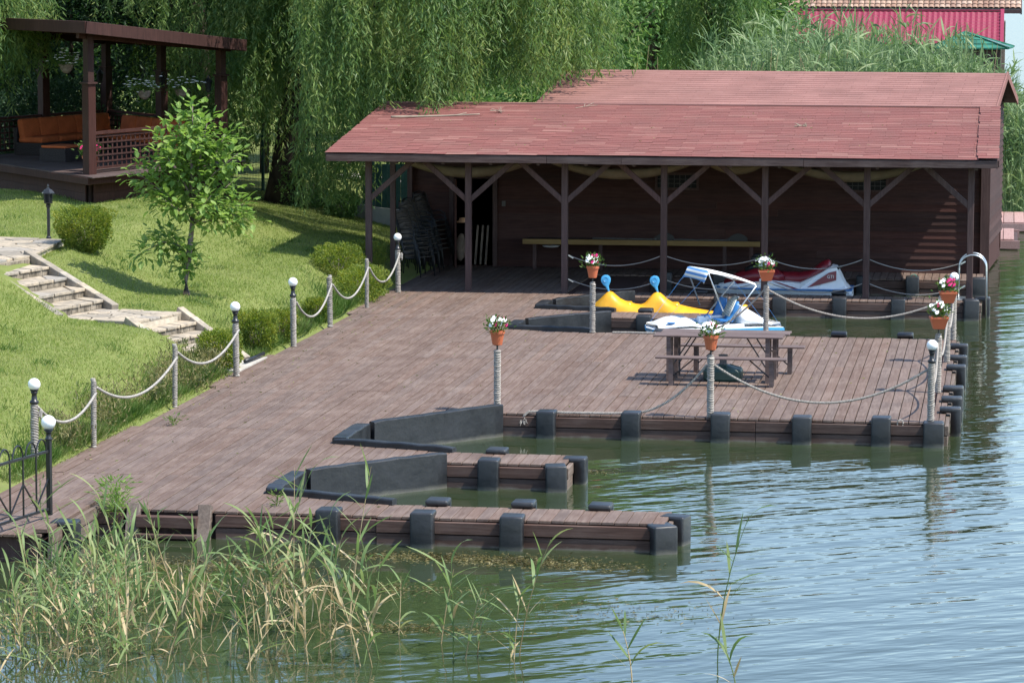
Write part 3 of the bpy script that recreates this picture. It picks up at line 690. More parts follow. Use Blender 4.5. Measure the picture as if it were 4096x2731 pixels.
def rope_post(x, y, label, thin=True, z=0.0):
    t = thing('rope_post', label, 'post', (x, y, z), random.uniform(0, 6), 'rope wrapped posts along the lawn')
    place('post_shaft', random.choice(POSTT if thin else POST), t, (0, 0, 0), (random.uniform(-.02, .02), random.uniform(-.02, .02), 0))
    place('post_cap', MB().lathe([(.03, .95), (.036, .955), (.034, .985), (.01, .99)], 10).data('post_cap', M['rope_pale']), t); return t
lamp_post(-12.95, 42.35, 'globe lamp post at the left picture edge, cut off by the frame')
rope_post(-12.73, 44.48, 'bare rope post between the left edge lamp and the lower steps, nearer the lamp', z=0.0)
rope_post(-12.66, 48.79, 'bare rope post just below the foot of the stone steps')
lamp_post(-12.61, 52.69, 'globe lamp post beside the round bush at the foot of the steps')
lamp_post(-12.59, 57.01, 'globe lamp post between the lower steps and the tall willow, by two bushes')
rope_post(-12.60, 60.27, 'thick rope post beyond the second lamp, halfway along the lawn edge', thin=False)
rope_post(-12.59, 63.81, 'bare rope post in front of the hedge beside the porch')
lamp_post(-12.54, 66.93, 'globe lamp post in front of the stacked chairs at the porch corner')
lamp_post(-1.05, 49.06, 'globe lamp post at the front right corner of the wide dock')
lamp_post(-.90, 60.1, 'globe lamp post at the far right corner of the wide dock')

def pot_plant(x, y, z, square, label, seed, mix=.5):
    g = np.random.default_rng(seed); t = thing('flower_pot', label, 'flower pot', (x, y, z), 0.0, 'terracotta pots of flowers on the dock posts')
    mb = MB()
    if square:
        mb.add([(sx * a, sy * a, zz) for a, zz in ((.072, 0), (.112, .135), (.118, .137), (.118, .16), (.105, .16), (.105, .14)) for sx, sy in ((-1, -1), (1, -1), (1, 1), (-1, 1))],
               [(3, 2, 1, 0)] + [(4 * i + k, 4 * i + (k + 1) % 4, 4 * i + 4 + (k + 1) % 4, 4 * i + 4 + k) for i in range(5) for k in range(4)] + [(20, 21, 22, 23)])
        p_ = mb.build('pot', M['terracotta'], t)
        p_.rotation_euler[2] = .15
    else:
        mb.lathe([(.062, 0), (.088, .14), (.098, .142), (.1, .175), (.09, .178), (.087, .15)], 20); mb.build('pot', M['terracotta'], t, smooth=False)
    MB().lathe([(.001, .148), (.085, .15)], 12, caps=False).build('soil', M['soil'], t)
    n = 230; P = g.normal(size=(n, 3)) * np.array([.06, .06, .045]) + np.array([0, 0, .24]); P[:, 2] = np.maximum(P[:, 2], .16)
    D = unit(P - np.array([0, 0, .12])) + g.normal(size=(n, 3)) * .5; V, F = leaves(P, D, g.uniform(.04, .075, n), .022, g)
    np_obj('foliage', V, F, M['pot_leaf'], t)
    st = MB()
    for k in range(22):
        a = g.uniform(0, 6.28); rr = g.uniform(.02, .115); px, py, pz = rr * math.cos(a), rr * math.sin(a), .31 + g.uniform(-.05, .05) - rr * .35
        fl = MB(); m_ = 'white_petal' if (g.random() > mix or px < -.02) and mix < 1 else 'magenta'; rad = g.uniform(.019, .027)
        for q in range(5):
            b = q * 1.2566 + a; fl.lathe([(rad * .62, 0), (.002, .004)], 6, (px + rad * .62 * math.cos(b), py + rad * .62 * math.sin(b), pz), caps=False)
        fl.v = [(x_, y_ - (z_ - pz) * 0 , z_ + (px - x_) * -.2 + (y_ - py) * .9) for x_, y_, z_ in fl.v]
        fl.build('blossom', M[m_], t)
    t.scale = (1.22, 1.22, 1.22); return t
def flower_post(x, y, label, plabel, square, seed, mix=.5):
    t = thing('flower_post', label, 'post', (x, y, 0), .3 * seed, 'rope wrapped posts carrying flower pots')
    place('post_shaft', POST[seed % 3], t); place('pot_bracket', BRK, t)
    pot_plant(x, y, 1.035, square, plabel, 100 + seed, mix)
flower_post(-7.66, 49.14, 'rope post with a pot bracket at the corner above the padded slot', 'round terracotta pot of pink and white flowers above the padded slot', False, 1, .35)
flower_post(-4.37, 49.04, 'rope post with a pot bracket in front of the picnic table', 'round terracotta pot of flowers in front of the picnic table', False, 2, .6)
flower_post(-1.02, 52.55, 'second rope post on the dock\'s right edge, next to the corner lamp', 'square terracotta pot of flowers just behind the front corner lamp', True, 3, .3)
flower_post(-.95, 56.66, 'third rope post on the dock\'s right edge, nearest the far lamp', 'square terracotta pot of white and purple flowers in front of the far lamp', True, 4, .5)
flower_post(-7.58, 60.15, 'rope post with a pot bracket beside the black slot rim in front of the boathouse', 'round terracotta pot of flowers in front of the boathouse, left of the yellow boat', False, 5, .4)
flower_post(-4.34, 60.12, 'rope post with a pot bracket beside the pedal boat stern', 'square terracotta pot of red and white flowers beside the pedal boat canopy', True, 6, .6)

def rope(label, pts, r=.019, mat='rope', name='rope', group='ropes strung between posts', twist=.075, knots=()):
    mb = rope_mb(pts, r, twist); o = mb.build(name, M[mat]); tag(o, label, 'rope', group)
    return o
LP = [(-12.95, 42.35), (-12.73, 44.48), (-12.66, 48.79), (-12.61, 52.69)]
for i, (a, b, l) in enumerate(((0, 1, 'sagging rope from the lamp at the left picture edge to the first bare post'), (1, 2, 'sagging rope between the two bare posts below the stone steps'), (2, 3, 'sagging rope between the bare post at the steps and the bush lamp'))):
    rope(l, catenary((LP[a][0] + .04, LP[a][1] + .05, .85), (LP[b][0] + .05, LP[b][1] - .03, .78), .34 if i else .3), .021, 'rope_pale')
LP = [(-12.59, 57.01), (-12.60, 60.27), (-12.59, 63.81), (-12.54, 66.93)]
for i, l in enumerate(('sagging rope between the second lawn lamp and the thick post', 'sagging rope between the thick post and the hedge post', 'sagging rope between the hedge post and the porch corner lamp')):
    a, b = LP[i], LP[i + 1]; rope(l, catenary((a[0] + .05, a[1] + .03, .80), (b[0] + .04, b[1] - .03, .82), .42), .02, 'rope_pale')
rope('long rope sagging between the front flower post and the front corner lamp', catenary((-4.31, 49.04, .80), (-1.10, 49.06, .80), .54), .02)
fr = list(catenary((-4.43, 49.04, .80), (-5.55, 49.1, .03), .17, 14)) + [(-6.0, 49.08, .02), (-6.6, 49.06, .02), (-6.95, 49.05, .03), (-7.15, 49.0, .03), (-7.22, 48.97, -.03)]
rope('slack rope from the front flower post lying along the dock edge to a frayed end', fr, .02)
rope('rope sagging between the front corner lamp and the next post on the right edge', catenary((-1.04, 49.1, .78), (-1.02, 52.5, .80), .38), .018)
rope('rope sagging between the two flower posts on the dock\'s right edge', catenary((-1.02, 52.6, .80), (-.95, 56.6, .80), .40), .018)
rope('rope sagging between the far flower post and the far lamp', catenary((-.95, 56.7, .80), (-.9, 60.05, .80), .36), .018)
rope('rope sagging over the water side from the pedal boat post to the far lamp', catenary((-4.29, 60.12, .86), (-.95, 60.1, .80), .46), .02)
rope('slack rope from the pedal boat post down behind the picnic table to the slot rim', list(catenary((-4.38, 60.12, .86), (-5.5, 60.05, .03), .12, 14)) + [(-6.0, 60.1, .02), (-6.9, 60.15, .02), (-7.2, 60.12, .02)], .02)
lp = [(-1.50 + .045 * math.cos(t), 48.97 + .012 * math.sin(t * 2), -.02 + .06 * math.sin(t)) for t in np.linspace(0, 6.0, 24)]
rope('small pale rope loop hanging on the dock front near the corner lamp', lp, .012, 'rope_pale', 'rope_loop')
fray = MB(); g_ = random.Random(3)
for k in range(26):
    a = (-7.22, 48.97, -.03); b = (-7.22 + g_.uniform(-.09, .07), 48.93 + g_.uniform(-.03, .03), -.05 - g_.uniform(.03, .13)); fray.tube([a, ((a[0] + b[0]) / 2 + g_.uniform(-.02, .02), 48.95, (a[2] + b[2]) / 2), b], .004, 4)
tag(fray.build('frayed_rope_end', M['rope_pale']), 'frayed pale rope tassel on the dock front beside the first fender', 'rope')
for nm, (x, y, z) in (('tied rope knot hanging on the left edge lamp post', (-12.9, 42.4, .83)), ('tied rope knot on the porch corner lamp post', (-12.5, 66.95, .84))):
    k = MB(); q = random.Random(9)
    for _ in range(16):
        b = (x + q.uniform(-.03, .06), y + q.uniform(-.04, .04), z - q.uniform(.06, .17)); k.tube([(x + .03, y, z), ((x + b[0]) / 2 + .03, (y + b[1]) / 2, z - .03), b], .009, 5)
    tag(k.build('rope_knot', M['rope_pale']), nm, 'rope')

# ------------------------------------------------------------------ boathouse: porch with shed roof in front, gabled house behind
porch = thing('boathouse_porch', 'long open boathouse porch with dark posts and a red shingled shed roof', 'boathouse', (-7.1, 67.5, 0))
PX = [-13.27, -11.14, -9.10, -7.02, -4.92, -2.82, -0.70]
postd = MB().box((0, 0, 1.39), (.13, .13, 2.78)).data('post', M['dark'], bevel=.008, seg=1)
brd = MB().bar((0, 0, 1.92), (.92, 0, 2.74), .085, .11).data('knee_brace', M['dark'], bevel=.006, seg=1)
for i, x in enumerate(PX):
    place('post', postd, porch, (x - porch.location.x, 0, 0 if i else .05))
    for s in (1, -1):
        if (i == 0 and s < 0) or (i == 6 and s > 0): continue
        place('knee_brace', brd, porch, (x - porch.location.x + s * .03, .0, 0), (0, 0, 0), (s, 1, 1))
for x, y in ((-13.3, 70.4), (-13.45, 73.3)): MB().box((x, y, 1.6), (.11, .11, 3.2)).build('post', M['dark'], porch, world=True)
MB().bar((-13.95, 67.5, 2.80), (-.25, 67.5, 2.80), .12, .12).build('eave_beam', M['darkx'], porch, world=True)
def roof_z(y): return 2.90 + (y - 66.9) * (3.68 - 2.90) / 6.5
def rwob(x): return .004 * np.sin(x * 1.3) + .004 * np.sin(x * .83 + 1)
roof = MB()
roof.add([(-14.05, 66.92, 2.80), (-.18, 66.92, 2.80), (-.18, 73.45, roof_z(73.45) - .07), (-14.05, 73.45, roof_z(73.45) - .07),
          (-14.05, 66.92, 2.895), (-.18, 66.92, 2.895), (-.18, 73.45, roof_z(73.45) - .012), (-14.05, 73.45, roof_z(73.45) - .012)],
         [(3, 2, 1, 0), (4, 5, 6, 7), (0, 1, 5, 4), (1, 2, 6, 5), (2, 3, 7, 6), (3, 0, 4, 7)])
roof = roof.build('roof', M['darkx'], porch, world=True)
for a, b in ((-14.06, -9.4), (-9.4, -7.85), (-7.85, -4.1), (-4.1, -.16)):
    MB().bar((a + .004, 66.89, 2.815 + random.uniform(-.012, .008)), (b - .004, 66.89, 2.815 + random.uniform(-.012, .008)), .045, .15).build('fascia_board', M['darkx'], roof, bevel=.005, seg=1, world=True)
for x in (-14.07, -.155): MB().bar((x, 66.95, 2.83), (x, 73.4, 3.6), .03, .14).build('barge_board', M['dark'], roof, world=True)
for k in range(14):
    x = -13.6 + k * 1.0; MB().bar((x, 67.0, 2.74), (x, 73.3, 3.5), .06, .1).build('rafter', M['darkx'], porch, world=True)
SL = math.atan2(.78, 6.5); NC = 30; EXP = 6.53 / math.cos(SL) / NC; TW = .64
shg = MB().box((0, EXP * .55, .0), (TW - .006, EXP * 1.1, .006)).data('shingle', M['shingle'])
Vl, Fl = [], []
bx = np.array([[-1, 0, -1], [1, 0, -1], [1, 1, -1], [-1, 1, -1], [-1, 0, 1], [1, 0, 1], [1, 1, 1], [-1, 1, 1]], float)
bf = np.array([[3, 2, 1, 0], [4, 5, 6, 7], [0, 1, 5, 4], [1, 2, 6, 5], [2, 3, 7, 6], [3, 0, 4, 7]])
def shingles(parent, x0, x1, org, rise_dir, nc, exp, tw, named, mat_o, mat_i, wob=None, jitter=.002, rz=0.0, orgx=0.0):
    """courses of tabs from the eave up; first `named` tabs are their own objects, the rest one joined mesh"""
    d1 = MB().box((0, exp * .55, .0), (tw - .005, exp * 1.1, .006)).data('shingle', mat_o)
    tilt = math.atan2(rise_dir[1], rise_dir[0]); Vl = []; Fl = []; cnt = 0; pl = parent_mat(parent).inverted()
    for c in range(nc):
        off = (c % 2) * tw / 2 + random.uniform(-.03, .03); n = int((x1 - x0) / tw) + 2
        for i in range(n):
            a = max(x0, x0 + (i - 1) * tw + off); b = min(x1, x0 + i * tw + off)
            if b - a < .04: continue
            s = c * exp; x = (a + b) / 2; zo = (wob(x) * (1 - c / nc) if wob is not None else 0)
            p = Vector((x, org[0] + s * math.cos(tilt), org[1] + s * math.sin(tilt) + .02 + zo + random.uniform(-.0008, .0012)))
            if cnt < named and b - a > tw * .9:
                q = place('shingle', d1, parent, pl @ p, (tilt - .022, random.uniform(-.01, .01), 0)); cnt += 1
            else:
                v = bx * np.array([(b - a) / 2 - .0025, exp * 1.1, .003]); ct, st = math.cos(tilt - .022), math.sin(tilt - .022)
                v = np.stack([v[:, 0], v[:, 1] * ct - v[:, 2] * st, v[:, 1] * st + v[:, 2] * ct], 1) + np.array(pl @ p)
                Fl.append(bf + 8 * len(Vl)); Vl.append(v)
    np_obj('shingle_rows', np.concatenate(Vl), np.concatenate(Fl), mat_i, parent, kind='stuff')
shingles(roof, -14.08, -.55, (66.86, 2.90), (6.5, .78), NC, EXP, TW, 290, M['shingle'], M['shingle_i'], rwob)
shingles(roof, -.60, -.14, (66.85, 2.932), (6.5, .78), 22, EXP * NC / 22, .46, 0, M['shingle'], M['shingle_i'])
MB().bar((-14.05, 73.42, 3.70), (-.2, 73.42, 3.715), .3, .03).build('ridge_cap', M['shingle_b'], roof, world=True)

# front wall under the porch: lapped boards split round the door and the two small windows
wall = MB().box((-6.98, 73.62, 1.7), (13.0, .3, 3.5)).build('wall', M['siding'], porch, world=True)
OPEN = [(-12.47, -11.53, -.1, 2.04), (-7.83, -6.86, 1.79, 2.16), (-3.56, -2.61, 1.79, 2.15)]
BH = .153
for r_ in range(23):
    z = .0 + r_ * BH; segs = [(-13.46, -.46)]
    for ox0, ox1, oz0, oz1 in OPEN:
        if z + BH * .6 > oz0 and z + BH * .4 < oz1:
            segs = [q for a, b in segs for q in (((a, ox0), (ox1, b)) if a < ox0 and b > ox1 else ((a, b),))]
    out = []
    for a, b in segs:
        if b - a > 5.5: c = a + (b - a) * random.uniform(.3, .7); out += [(a, c), (c, b)]
        else: out.append((a, b))
    for a, b in out:
        mb = MB(); yb, yt = 73.42, 73.45
        mb.add([(a + .002, yb, z - .01), (b - .002, yb, z - .01), (b - .002, 73.47, z - .01), (a + .002, 73.47, z - .01), (a + .002, yt, z + BH), (b - .002, yt, z + BH), (b - .002, 73.47, z + BH), (a + .002, 73.47, z + BH)],
               [(3, 2, 1, 0), (4, 5, 6, 7), (0, 1, 5, 4), (1, 2, 6, 5), (2, 3, 7, 6), (3, 0, 4, 7)])
        mb.build('siding_board', M['siding'], wall, world=True)
MB().box((-.44, 73.40, 1.35), (.20, .20, 3.4)).build('corner_post', M['dark'], porch, world=True)
# door frame; a flat black sheet on the wall paints the unlit interior
door = MB(); 
for x in (-12.50, -11.50): door.box((x, 73.41, 1.0), (.1, .1, 2.1))
door.box((-12.0, 73.41, 2.09), (1.1, .1, .1)); door.build('door_frame', M['dark'], porch, world=True)
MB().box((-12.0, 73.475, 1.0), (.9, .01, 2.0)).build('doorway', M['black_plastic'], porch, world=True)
MB().bar((-12.44, 73.38, 1.0), (-12.30, 72.75, 1.0), .045, 2.0).build('open_door', M['siding'], porch, world=True)
for n_, (a, b, z0, z1) in enumerate(((-7.79, -6.90, 1.83, 2.12), (-3.52, -2.65, 1.83, 2.11))):
    fr = MB()
    for z in (z0 - .025, z1 + .025): fr.box(((a + b) / 2, 73.42, z), (b - a + .1, .07, .05))
    for x in (a - .025, b + .025): fr.box((x, 73.42, (z0 + z1) / 2), (.05, .07, z1 - z0))
    w = fr.build('window', M['dark'], porch, world=True)
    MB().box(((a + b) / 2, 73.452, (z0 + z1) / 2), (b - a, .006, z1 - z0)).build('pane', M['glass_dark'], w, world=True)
    for k in range(1, 7): MB().box((a + k * (b - a) / 7, 73.405, (z0 + z1) / 2), (.012, .012, z1 - z0)).build('grille_bar', M['iron'], w, world=True)
    for k in range(1, 3): MB().box(((a + b) / 2, 73.418, z0 + k * (z1 - z0) / 3), (b - a, .012, .012)).build('grille_bar', M['iron'], w, world=True)
tag(MB().box((-11.3, 73.395, 1.42), (.08, .04, .12)).build('switch_box', M['sling']), 'small grey switch box on the wall right of the dark doorway', 'switch')
# cream canvas swags under the ceiling
sw = [(-12.9, -9.75), (-9.7, -6.35), (-6.3, -4.9), (-4.85, -1.55)]
for i, (a, b) in enumerate(sw):
    m = 20; V = []; F = []
    for k in range(m + 1):
        t = k / m; x = a + (b - a) * t; z = 2.80 - 4 * .24 * t * (1 - t) * min(1, (b - a) / 3)
        for q, (dy, dz) in enumerate(((0, 0), (-.05, -.06), (-.03, -.13), (.02, -.20))): V.append((x, 68.4 + dy + .02 * math.sin(9 * t), z + dz * (.35 + 1.3 * 4 * t * (1 - t) * .6)))
    F = [(k * 4 + q, k * 4 + 4 + q, k * 4 + 5 + q, k * 4 + 1 + q) for k in range(m) for q in range(3)]
    o = MB().add(V, F).build('canvas_swag', M['cream_cloth'], None, smooth=True)
    tag(o, 'cream canvas swag hanging under the porch roof, ' + ('leftmost above the doorway', 'second from the left', 'narrow third one before the right window', 'rightmost in front of the right window')[i], 'canvas', 'canvas swags under the porch roof')
    o.modifiers.new('thick', 'SOLIDIFY').thickness = .006
# thin ropes between the boathouse posts at two heights
names = ['between the third and fourth posts', 'between the fourth and fifth posts', 'between the fifth and sixth posts', 'between the last two posts on the right']
for i in range(4):
    xa, xb = PX[i + 2] + .075, PX[i + 3] - .075
    for z, w in ((.80, 'upper'), (.30, 'lower')):
        o = MB().tube([tuple(p) for p in catenary((xa, 67.48, z), (xb, 67.48, z), .21 if i != 1 else .17, 22)], .011, 6).build('barrier_cord', M['cord'])
        tag(o, f'{w} grey barrier cord {names[i]} of the boathouse', 'rope', 'barrier cords between the boathouse posts')
        for xx, dx in ((xa, .06), (xb, -.06)):
            if (i + (dx < 0)) % 2 == 0: MB().bar((xx + dx * .2, 67.47, z - .005), (xx + dx * 1.9, 67.47, z - .065), .022, .03).build('cord_clip', M['steel'], o)

# gabled boathouse behind, turned a few degrees
rear = thing('rear_boathouse', 'gabled boathouse behind the porch with a brownish red shingle roof', 'boathouse', (-.28, 73.55, 0), R(-3.4))
zr, ze, vr = 4.33, 3.60, 4.1
rr = MB(); th = .09
for s in (0, 1):
    v0, v1 = (-.1, vr) if s == 0 else (vr, 8.4)
    z0, z1 = (ze, zr) if s == 0 else (zr, ze - .05)
    rr.add([(-10.45, v0, z0 - th), (.0, v0, z0 - th), (.0, v1, z1 - th), (-10.45, v1, z1 - th), (-10.45, v0, z0), (.0, v0, z0), (.0, v1, z1), (-10.45, v1, z1)],
           [(3, 2, 1, 0), (4, 5, 6, 7), (0, 1, 5, 4), (1, 2, 6, 5), (2, 3, 7, 6), (3, 0, 4, 7)])
rroof = rr.build('roof', M['darkx'], rear)
def rshing():
    exp, tw, nc = .232, .64, 18; tilt = math.atan2(zr - ze, vr + .1); Vl = []; Fl = []; cnt = 0
    d1 = MB().box((0, exp * .55, .0), (tw - .005, exp * 1.1, .006)).data('shingle', M['shingle_b'])
    for c in range(nc):
        off = (c % 2) * tw / 2
        for i in range(19):
            a = max(-10.48, -10.48 + (i - 1) * tw + off); b = min(.03, -10.48 + i * tw + off)
            if b - a < .04: continue
            s = c * exp; p = np.array([(a + b) / 2, -.1 + s * math.cos(tilt), ze + .012 + s * math.sin(tilt)])
            if 7 <= c < 16 and cnt < 280 and b - a > tw * .9: place('shingle', d1, rroof, p, (tilt - .022, 0, 0)); cnt += 1
            else:
                v = bx * np.array([(b - a) / 2 - .0025, exp * 1.1, .003]); ct, st = math.cos(tilt - .022), math.sin(tilt - .022)
                v = np.stack([v[:, 0], v[:, 1] * ct - v[:, 2] * st, v[:, 1] * st + v[:, 2] * ct], 1) + p; Fl.append(bf + 8 * len(Vl)); Vl.append(v)
    np_obj('shingle_rows', np.concatenate(Vl), np.concatenate(Fl), M['shingle_bi'], rroof, kind='stuff')
rshing()
for v0, z0, v1, z1 in ((-.1, ze, vr, zr), (vr, zr, 8.4, ze - .05)): MB().bar((.03, v0, z0 - .05), (.03, v1, z1 - .05), .035, .17).build('barge_board', M['shingle_b'], rroof)
gb = MB(); gb.add([(-.32, .15, -.3), (-.32, 8.1, -.3), (-.32, 8.1, 3.5), (-.32, vr, zr - .1), (-.32, .15, 3.52), (-.5, .15, -.3), (-.5, 8.1, -.3), (-.5, 8.1, 3.5), (-.5, vr, zr - .1), (-.5, .15, 3.52)],
              [(0, 1, 2, 3, 4), (9, 8, 7, 6, 5), (0, 5, 6, 1), (1, 6, 7, 2), (2, 7, 8, 3), (3, 8, 9, 4), (4, 9, 5, 0)]); gbo = gb.build('gable_wall', M['siding'], rear)
for k in range(22):
    z = .35 + k * .15; vm = 8.1
    mb = MB(); mb.add([(-.27, .2, z), (-.27, vm, z), (-.32, vm, z), (-.32, .2, z), (-.305, .2, z + .155), (-.305, vm, z + .155), (-.32, vm, z + .155), (-.32, .2, z + .155)],
                      [(3, 2, 1, 0), (4, 5, 6, 7), (0, 1, 5, 4), (1, 2, 6, 5), (2, 3, 7, 6), (3, 0, 4, 7)]); mb.build('siding_board', M['siding'], gbo)
bw = MB(); bw.box((-5.3, 8.0, 1.7), (10.0, .2, 3.6)); bw.box((-10.2, 4.1, 1.7), (.2, 7.7, 3.6)); bw.build('back_wall', M['siding'], rear)

# twigs and a bare branch lying on the porch roof
br = MB(); pts = []
for t in np.linspace(0, 1, 14):
    x = -13.45 + 1.9 * t; y = 71.0 + .45 * t + .25 * math.sin(t * 3); pts.append((x, y, roof_z(y) + .05 + .05 * math.sin(t * 3.1) * -1 + .04))
br.tube(pts, [.028 - .014 * i / 13 for i in range(14)], 6); br.tube([pts[9], (pts[9][0] + .25, pts[9][1] + .2, pts[9][2] + .05)], .008, 5)
tag(br.build('fallen_branch', M['twig'], None, smooth=True), 'bare fallen branch lying near the left end of the red roof', 'branch')
for i, (x, y, s, l) in enumerate(((-11.2, 72.1, .22, 'clump of dry twigs on the red roof right of the willow tip'), (-9.4, 72.9, .3, 'thin dry twig near the ridge of the red roof'), (-4.4, 70.6, .14, 'small dry leaf clump in the middle of the red roof'))):
    mb = MB(); q = random.Random(i)
    for _ in range(14 if i != 1 else 4):
        a = q.uniform(0, 6.28); p0 = (x + q.uniform(-.05, .05), y, roof_z(y) + .05); p1 = (x + s * math.cos(a), y + s * .7 * math.sin(a), roof_z(y + s * .7 * math.sin(a)) + q.uniform(.03, .13)); mb.tube([p0, p1], .006, 4)
    tag(mb.build('twig_clump', M['twig']), l, 'twigs', 'twigs on the roof')

# ------------------------------------------------------------------ things under the porch
ch = thing('stacking_chair', 'x', 'chair', (0, 0, 0))
fr = MB()
for s in (-.25, .25):
    fr.tube([(s, -.24, 0), (s, -.22, .30), (s, -.19, .60), (s, -.05, .66), (s, .16, .64), (s, .2, .62)], .013, 6)
    fr.tube([(s, .26, 0), (s, .22, .40), (s, .24, .55), (s * .96, .34, 1.0), (s * .8, .38, 1.06), (0, .39, 1.09)], .013, 6)
    fr.tube([(s * .95, -.22, .44), (s * .95, .2, .38)], .011, 6)
fr.build('frame', M['iron'], ch, smooth=True)
sp = [(-.24, .455), (-.15, .43), (0, .41), (.15, .395), (.205, .42), (.235, .55), (.28, .75), (.33, .95), (.36, 1.04)]
def strip(pr, w): return MB().add([(sx * w, y, z) for y, z in pr for sx in (-1, 1)], [(2 * i, 2 * i + 1, 2 * i + 3, 2 * i + 2) for i in range(len(pr) - 1)])
o = strip(sp[:5], .235).build('seat_sling', M['sling'], ch, smooth=True); o.modifiers.new('t', 'SOLIDIFY').thickness = .008
o = strip(sp[4:], .235).build('back_sling', M['sling'], ch, smooth=True); o.modifiers.new('t', 'SOLIDIFY').thickness = .008
stacks = [(-12.75, 70.6, R(62), 5, 'front stack right behind the porch corner lamp'), (-12.8, 71.5, R(60), 6, 'second stack from the porch corner lamp'),
          (-12.85, 72.3, R(64), 6, 'third stack from the porch corner lamp'), (-12.7, 72.95, R(62), 7, 'rearmost stack against the porch wall')]
first = True
for x, y, rz, n, l in stacks:
    for k in range(n):
        lab = 'dark mesh backed garden chair in the ' + l
        if first: c = ch; first = False; c.location = (x, y, 0); c.rotation_euler = (0, 0, rz); c['label'] = lab; c['group'] = l
        else: c = copy_tree(ch, None, (x - .035 * k, y + .02 * k, .10 * k), rz + random.uniform(-.03, .03), lab, l)
# long bench with a pale timber front
wb = thing('workbench', 'long dark bench with a pale yellow timber edge along the porch wall', 'bench', (-8.08, 73.05, 0))
MB().bar((-10.76, 72.72, .625), (-5.4, 72.72, .64), .05, .115).build('front_rail', M['pine'], wb, bevel=.004, seg=1, world=True)
MB().bar((-10.72, 73.05, .655), (-5.44, 73.05, .655), .6, .035).build('top', M['darkx'], wb, world=True)
for x in (-10.5, -9.0, -7.6, -6.2, -5.6): MB().box((x, 72.82, .31), (.08, .08, .62)).build('leg', M['dark'], wb, world=True)
for x in (-10.0, -8.5, -6.9): MB().box((x, 72.9, .60), (.1, .3, .05)).build('bracket', M['darkx'], wb, world=True)
for i, (xa, xb, l) in enumerate(((-9.2, -7.4, 'left black kayak paddle with a pale shaft lying on the bench'), (-7.35, -5.75, 'right black kayak paddle with a pale shaft lying on the bench'))):
    t = thing('paddle', l, 'paddle', (xa, 72.9, .70), group='paddles on the bench')
    MB().tube([(0, 0, 0), (xb - xa - .35, 0, .0)], .016, 6).build('shaft', M['steel'], t)
    MB().loft([[(xb - xa - .4 + q * .45, -.01, .02 + s * h) for s, h in ((-1, .02 + .1 * math.sin(q * 2.9)), (1, .02 + .12 * math.sin(q * 2.9)))] + [(xb - xa - .4 + q * .45, .015, .02 + .02)] for q in np.linspace(0.0, 1, 8)]).build('blade', M['black_plastic'], t)
tag(MB().lathe([(.16, 0), (.2, .025), (.15, .03)], 18, (-10.1, 72.6, .52)).build('white_basin', M['white_plastic']), 'small white basin below the left end of the bench', 'basin')
for i, x in enumerate((-11.95, -11.83, -11.71)):
    o = MB().bar((x, 73.36, .03), (x + .05, 73.44, .92), .09, .04, up=(1, 0, 0)).build('folded_board', M['wall_plaster']); tag(o, 'white slat leaning inside the dark doorway, ' + ('left', 'middle', 'right')[i] + ' of three', 'board', 'white slats in the doorway')
hat = MB().lathe([(.001, .10), (.07, .09), (.09, .02), (.17, .0), (.17, -.01)], 16, (-12.25, 73.36, 1.0), caps=False); tag(hat.build('straw_hat', M['peach'], None, smooth=True), 'peach coloured hat hanging in the doorway', 'hat')
bag = sphere_mb((0, 0, 0), 1, 12, 8); bag.v = [(-12.28 + .12 * x + .02 * math.sin(9 * z), 73.33 + .08 * y, .42 + .32 * z) for x, y, z in bag.v]; tag(bag.build('plastic_bag', M['wall_plaster'], None, smooth=True), 'crumpled grey bag at the left side of the doorway', 'bag')
# steel handrails at the right end of the walkway
for i, (dy, l) in enumerate(((0, 'front arched steel handrail at the right end of the walkway'), (.5, 'rear arched steel handrail at the right end of the walkway'))):
    pts = [(-.92, 67.35 + dy, .02), (-.92, 67.35 + dy, .66)] + [(-.64 - .28 * math.cos(t), 67.35 + dy, .66 + .28 * math.sin(t)) for t in np.linspace(.15, math.pi - .15, 14)] + [(-.36, 67.35 + dy, .62), (-.34, 67.35 + dy, -.6)]
    t = thing('handrail', l, 'handrail', (-.64, 67.35 + dy, 0), group='arched handrails'); MB().tube(pts, .019, 8).build('rail', M['steel'], t, smooth=True, world=True)
    for x in (-.92,): MB().lathe([(.05, 0), (.05, .015)], 12, (x, 67.35 + dy, .02)).build('foot_flange', M['steel'], t, world=True)
mb = MB(); 
for p in range(5): mb.box((-1.05, 67.2 + p * .15, .03), (.55, .05, .02))
tag(mb.build('boarding_grate', M['steel']), 'pale slatted grate on the walkway beside the handrails', 'grate')
st = MB(); st.bar((-1.95, 71.66, .02), (-1.95, 71.64, -.30), .05, .012, up=(0, 1, 0)); st.bar((-1.95, 71.66, .03), (-2.02, 71.64, -.18), .04, .012, up=(0, 1, 0)); st.tube([(-1.95 + .07 * math.cos(t), 71.66, .05 + .07 * math.sin(t)) for t in np.linspace(0, 6.28, 14)], .008, 5)
tag(st.build('mooring_strap', M['teal_strap']), 'teal strap hanging from a ring on the inner walkway', 'strap')

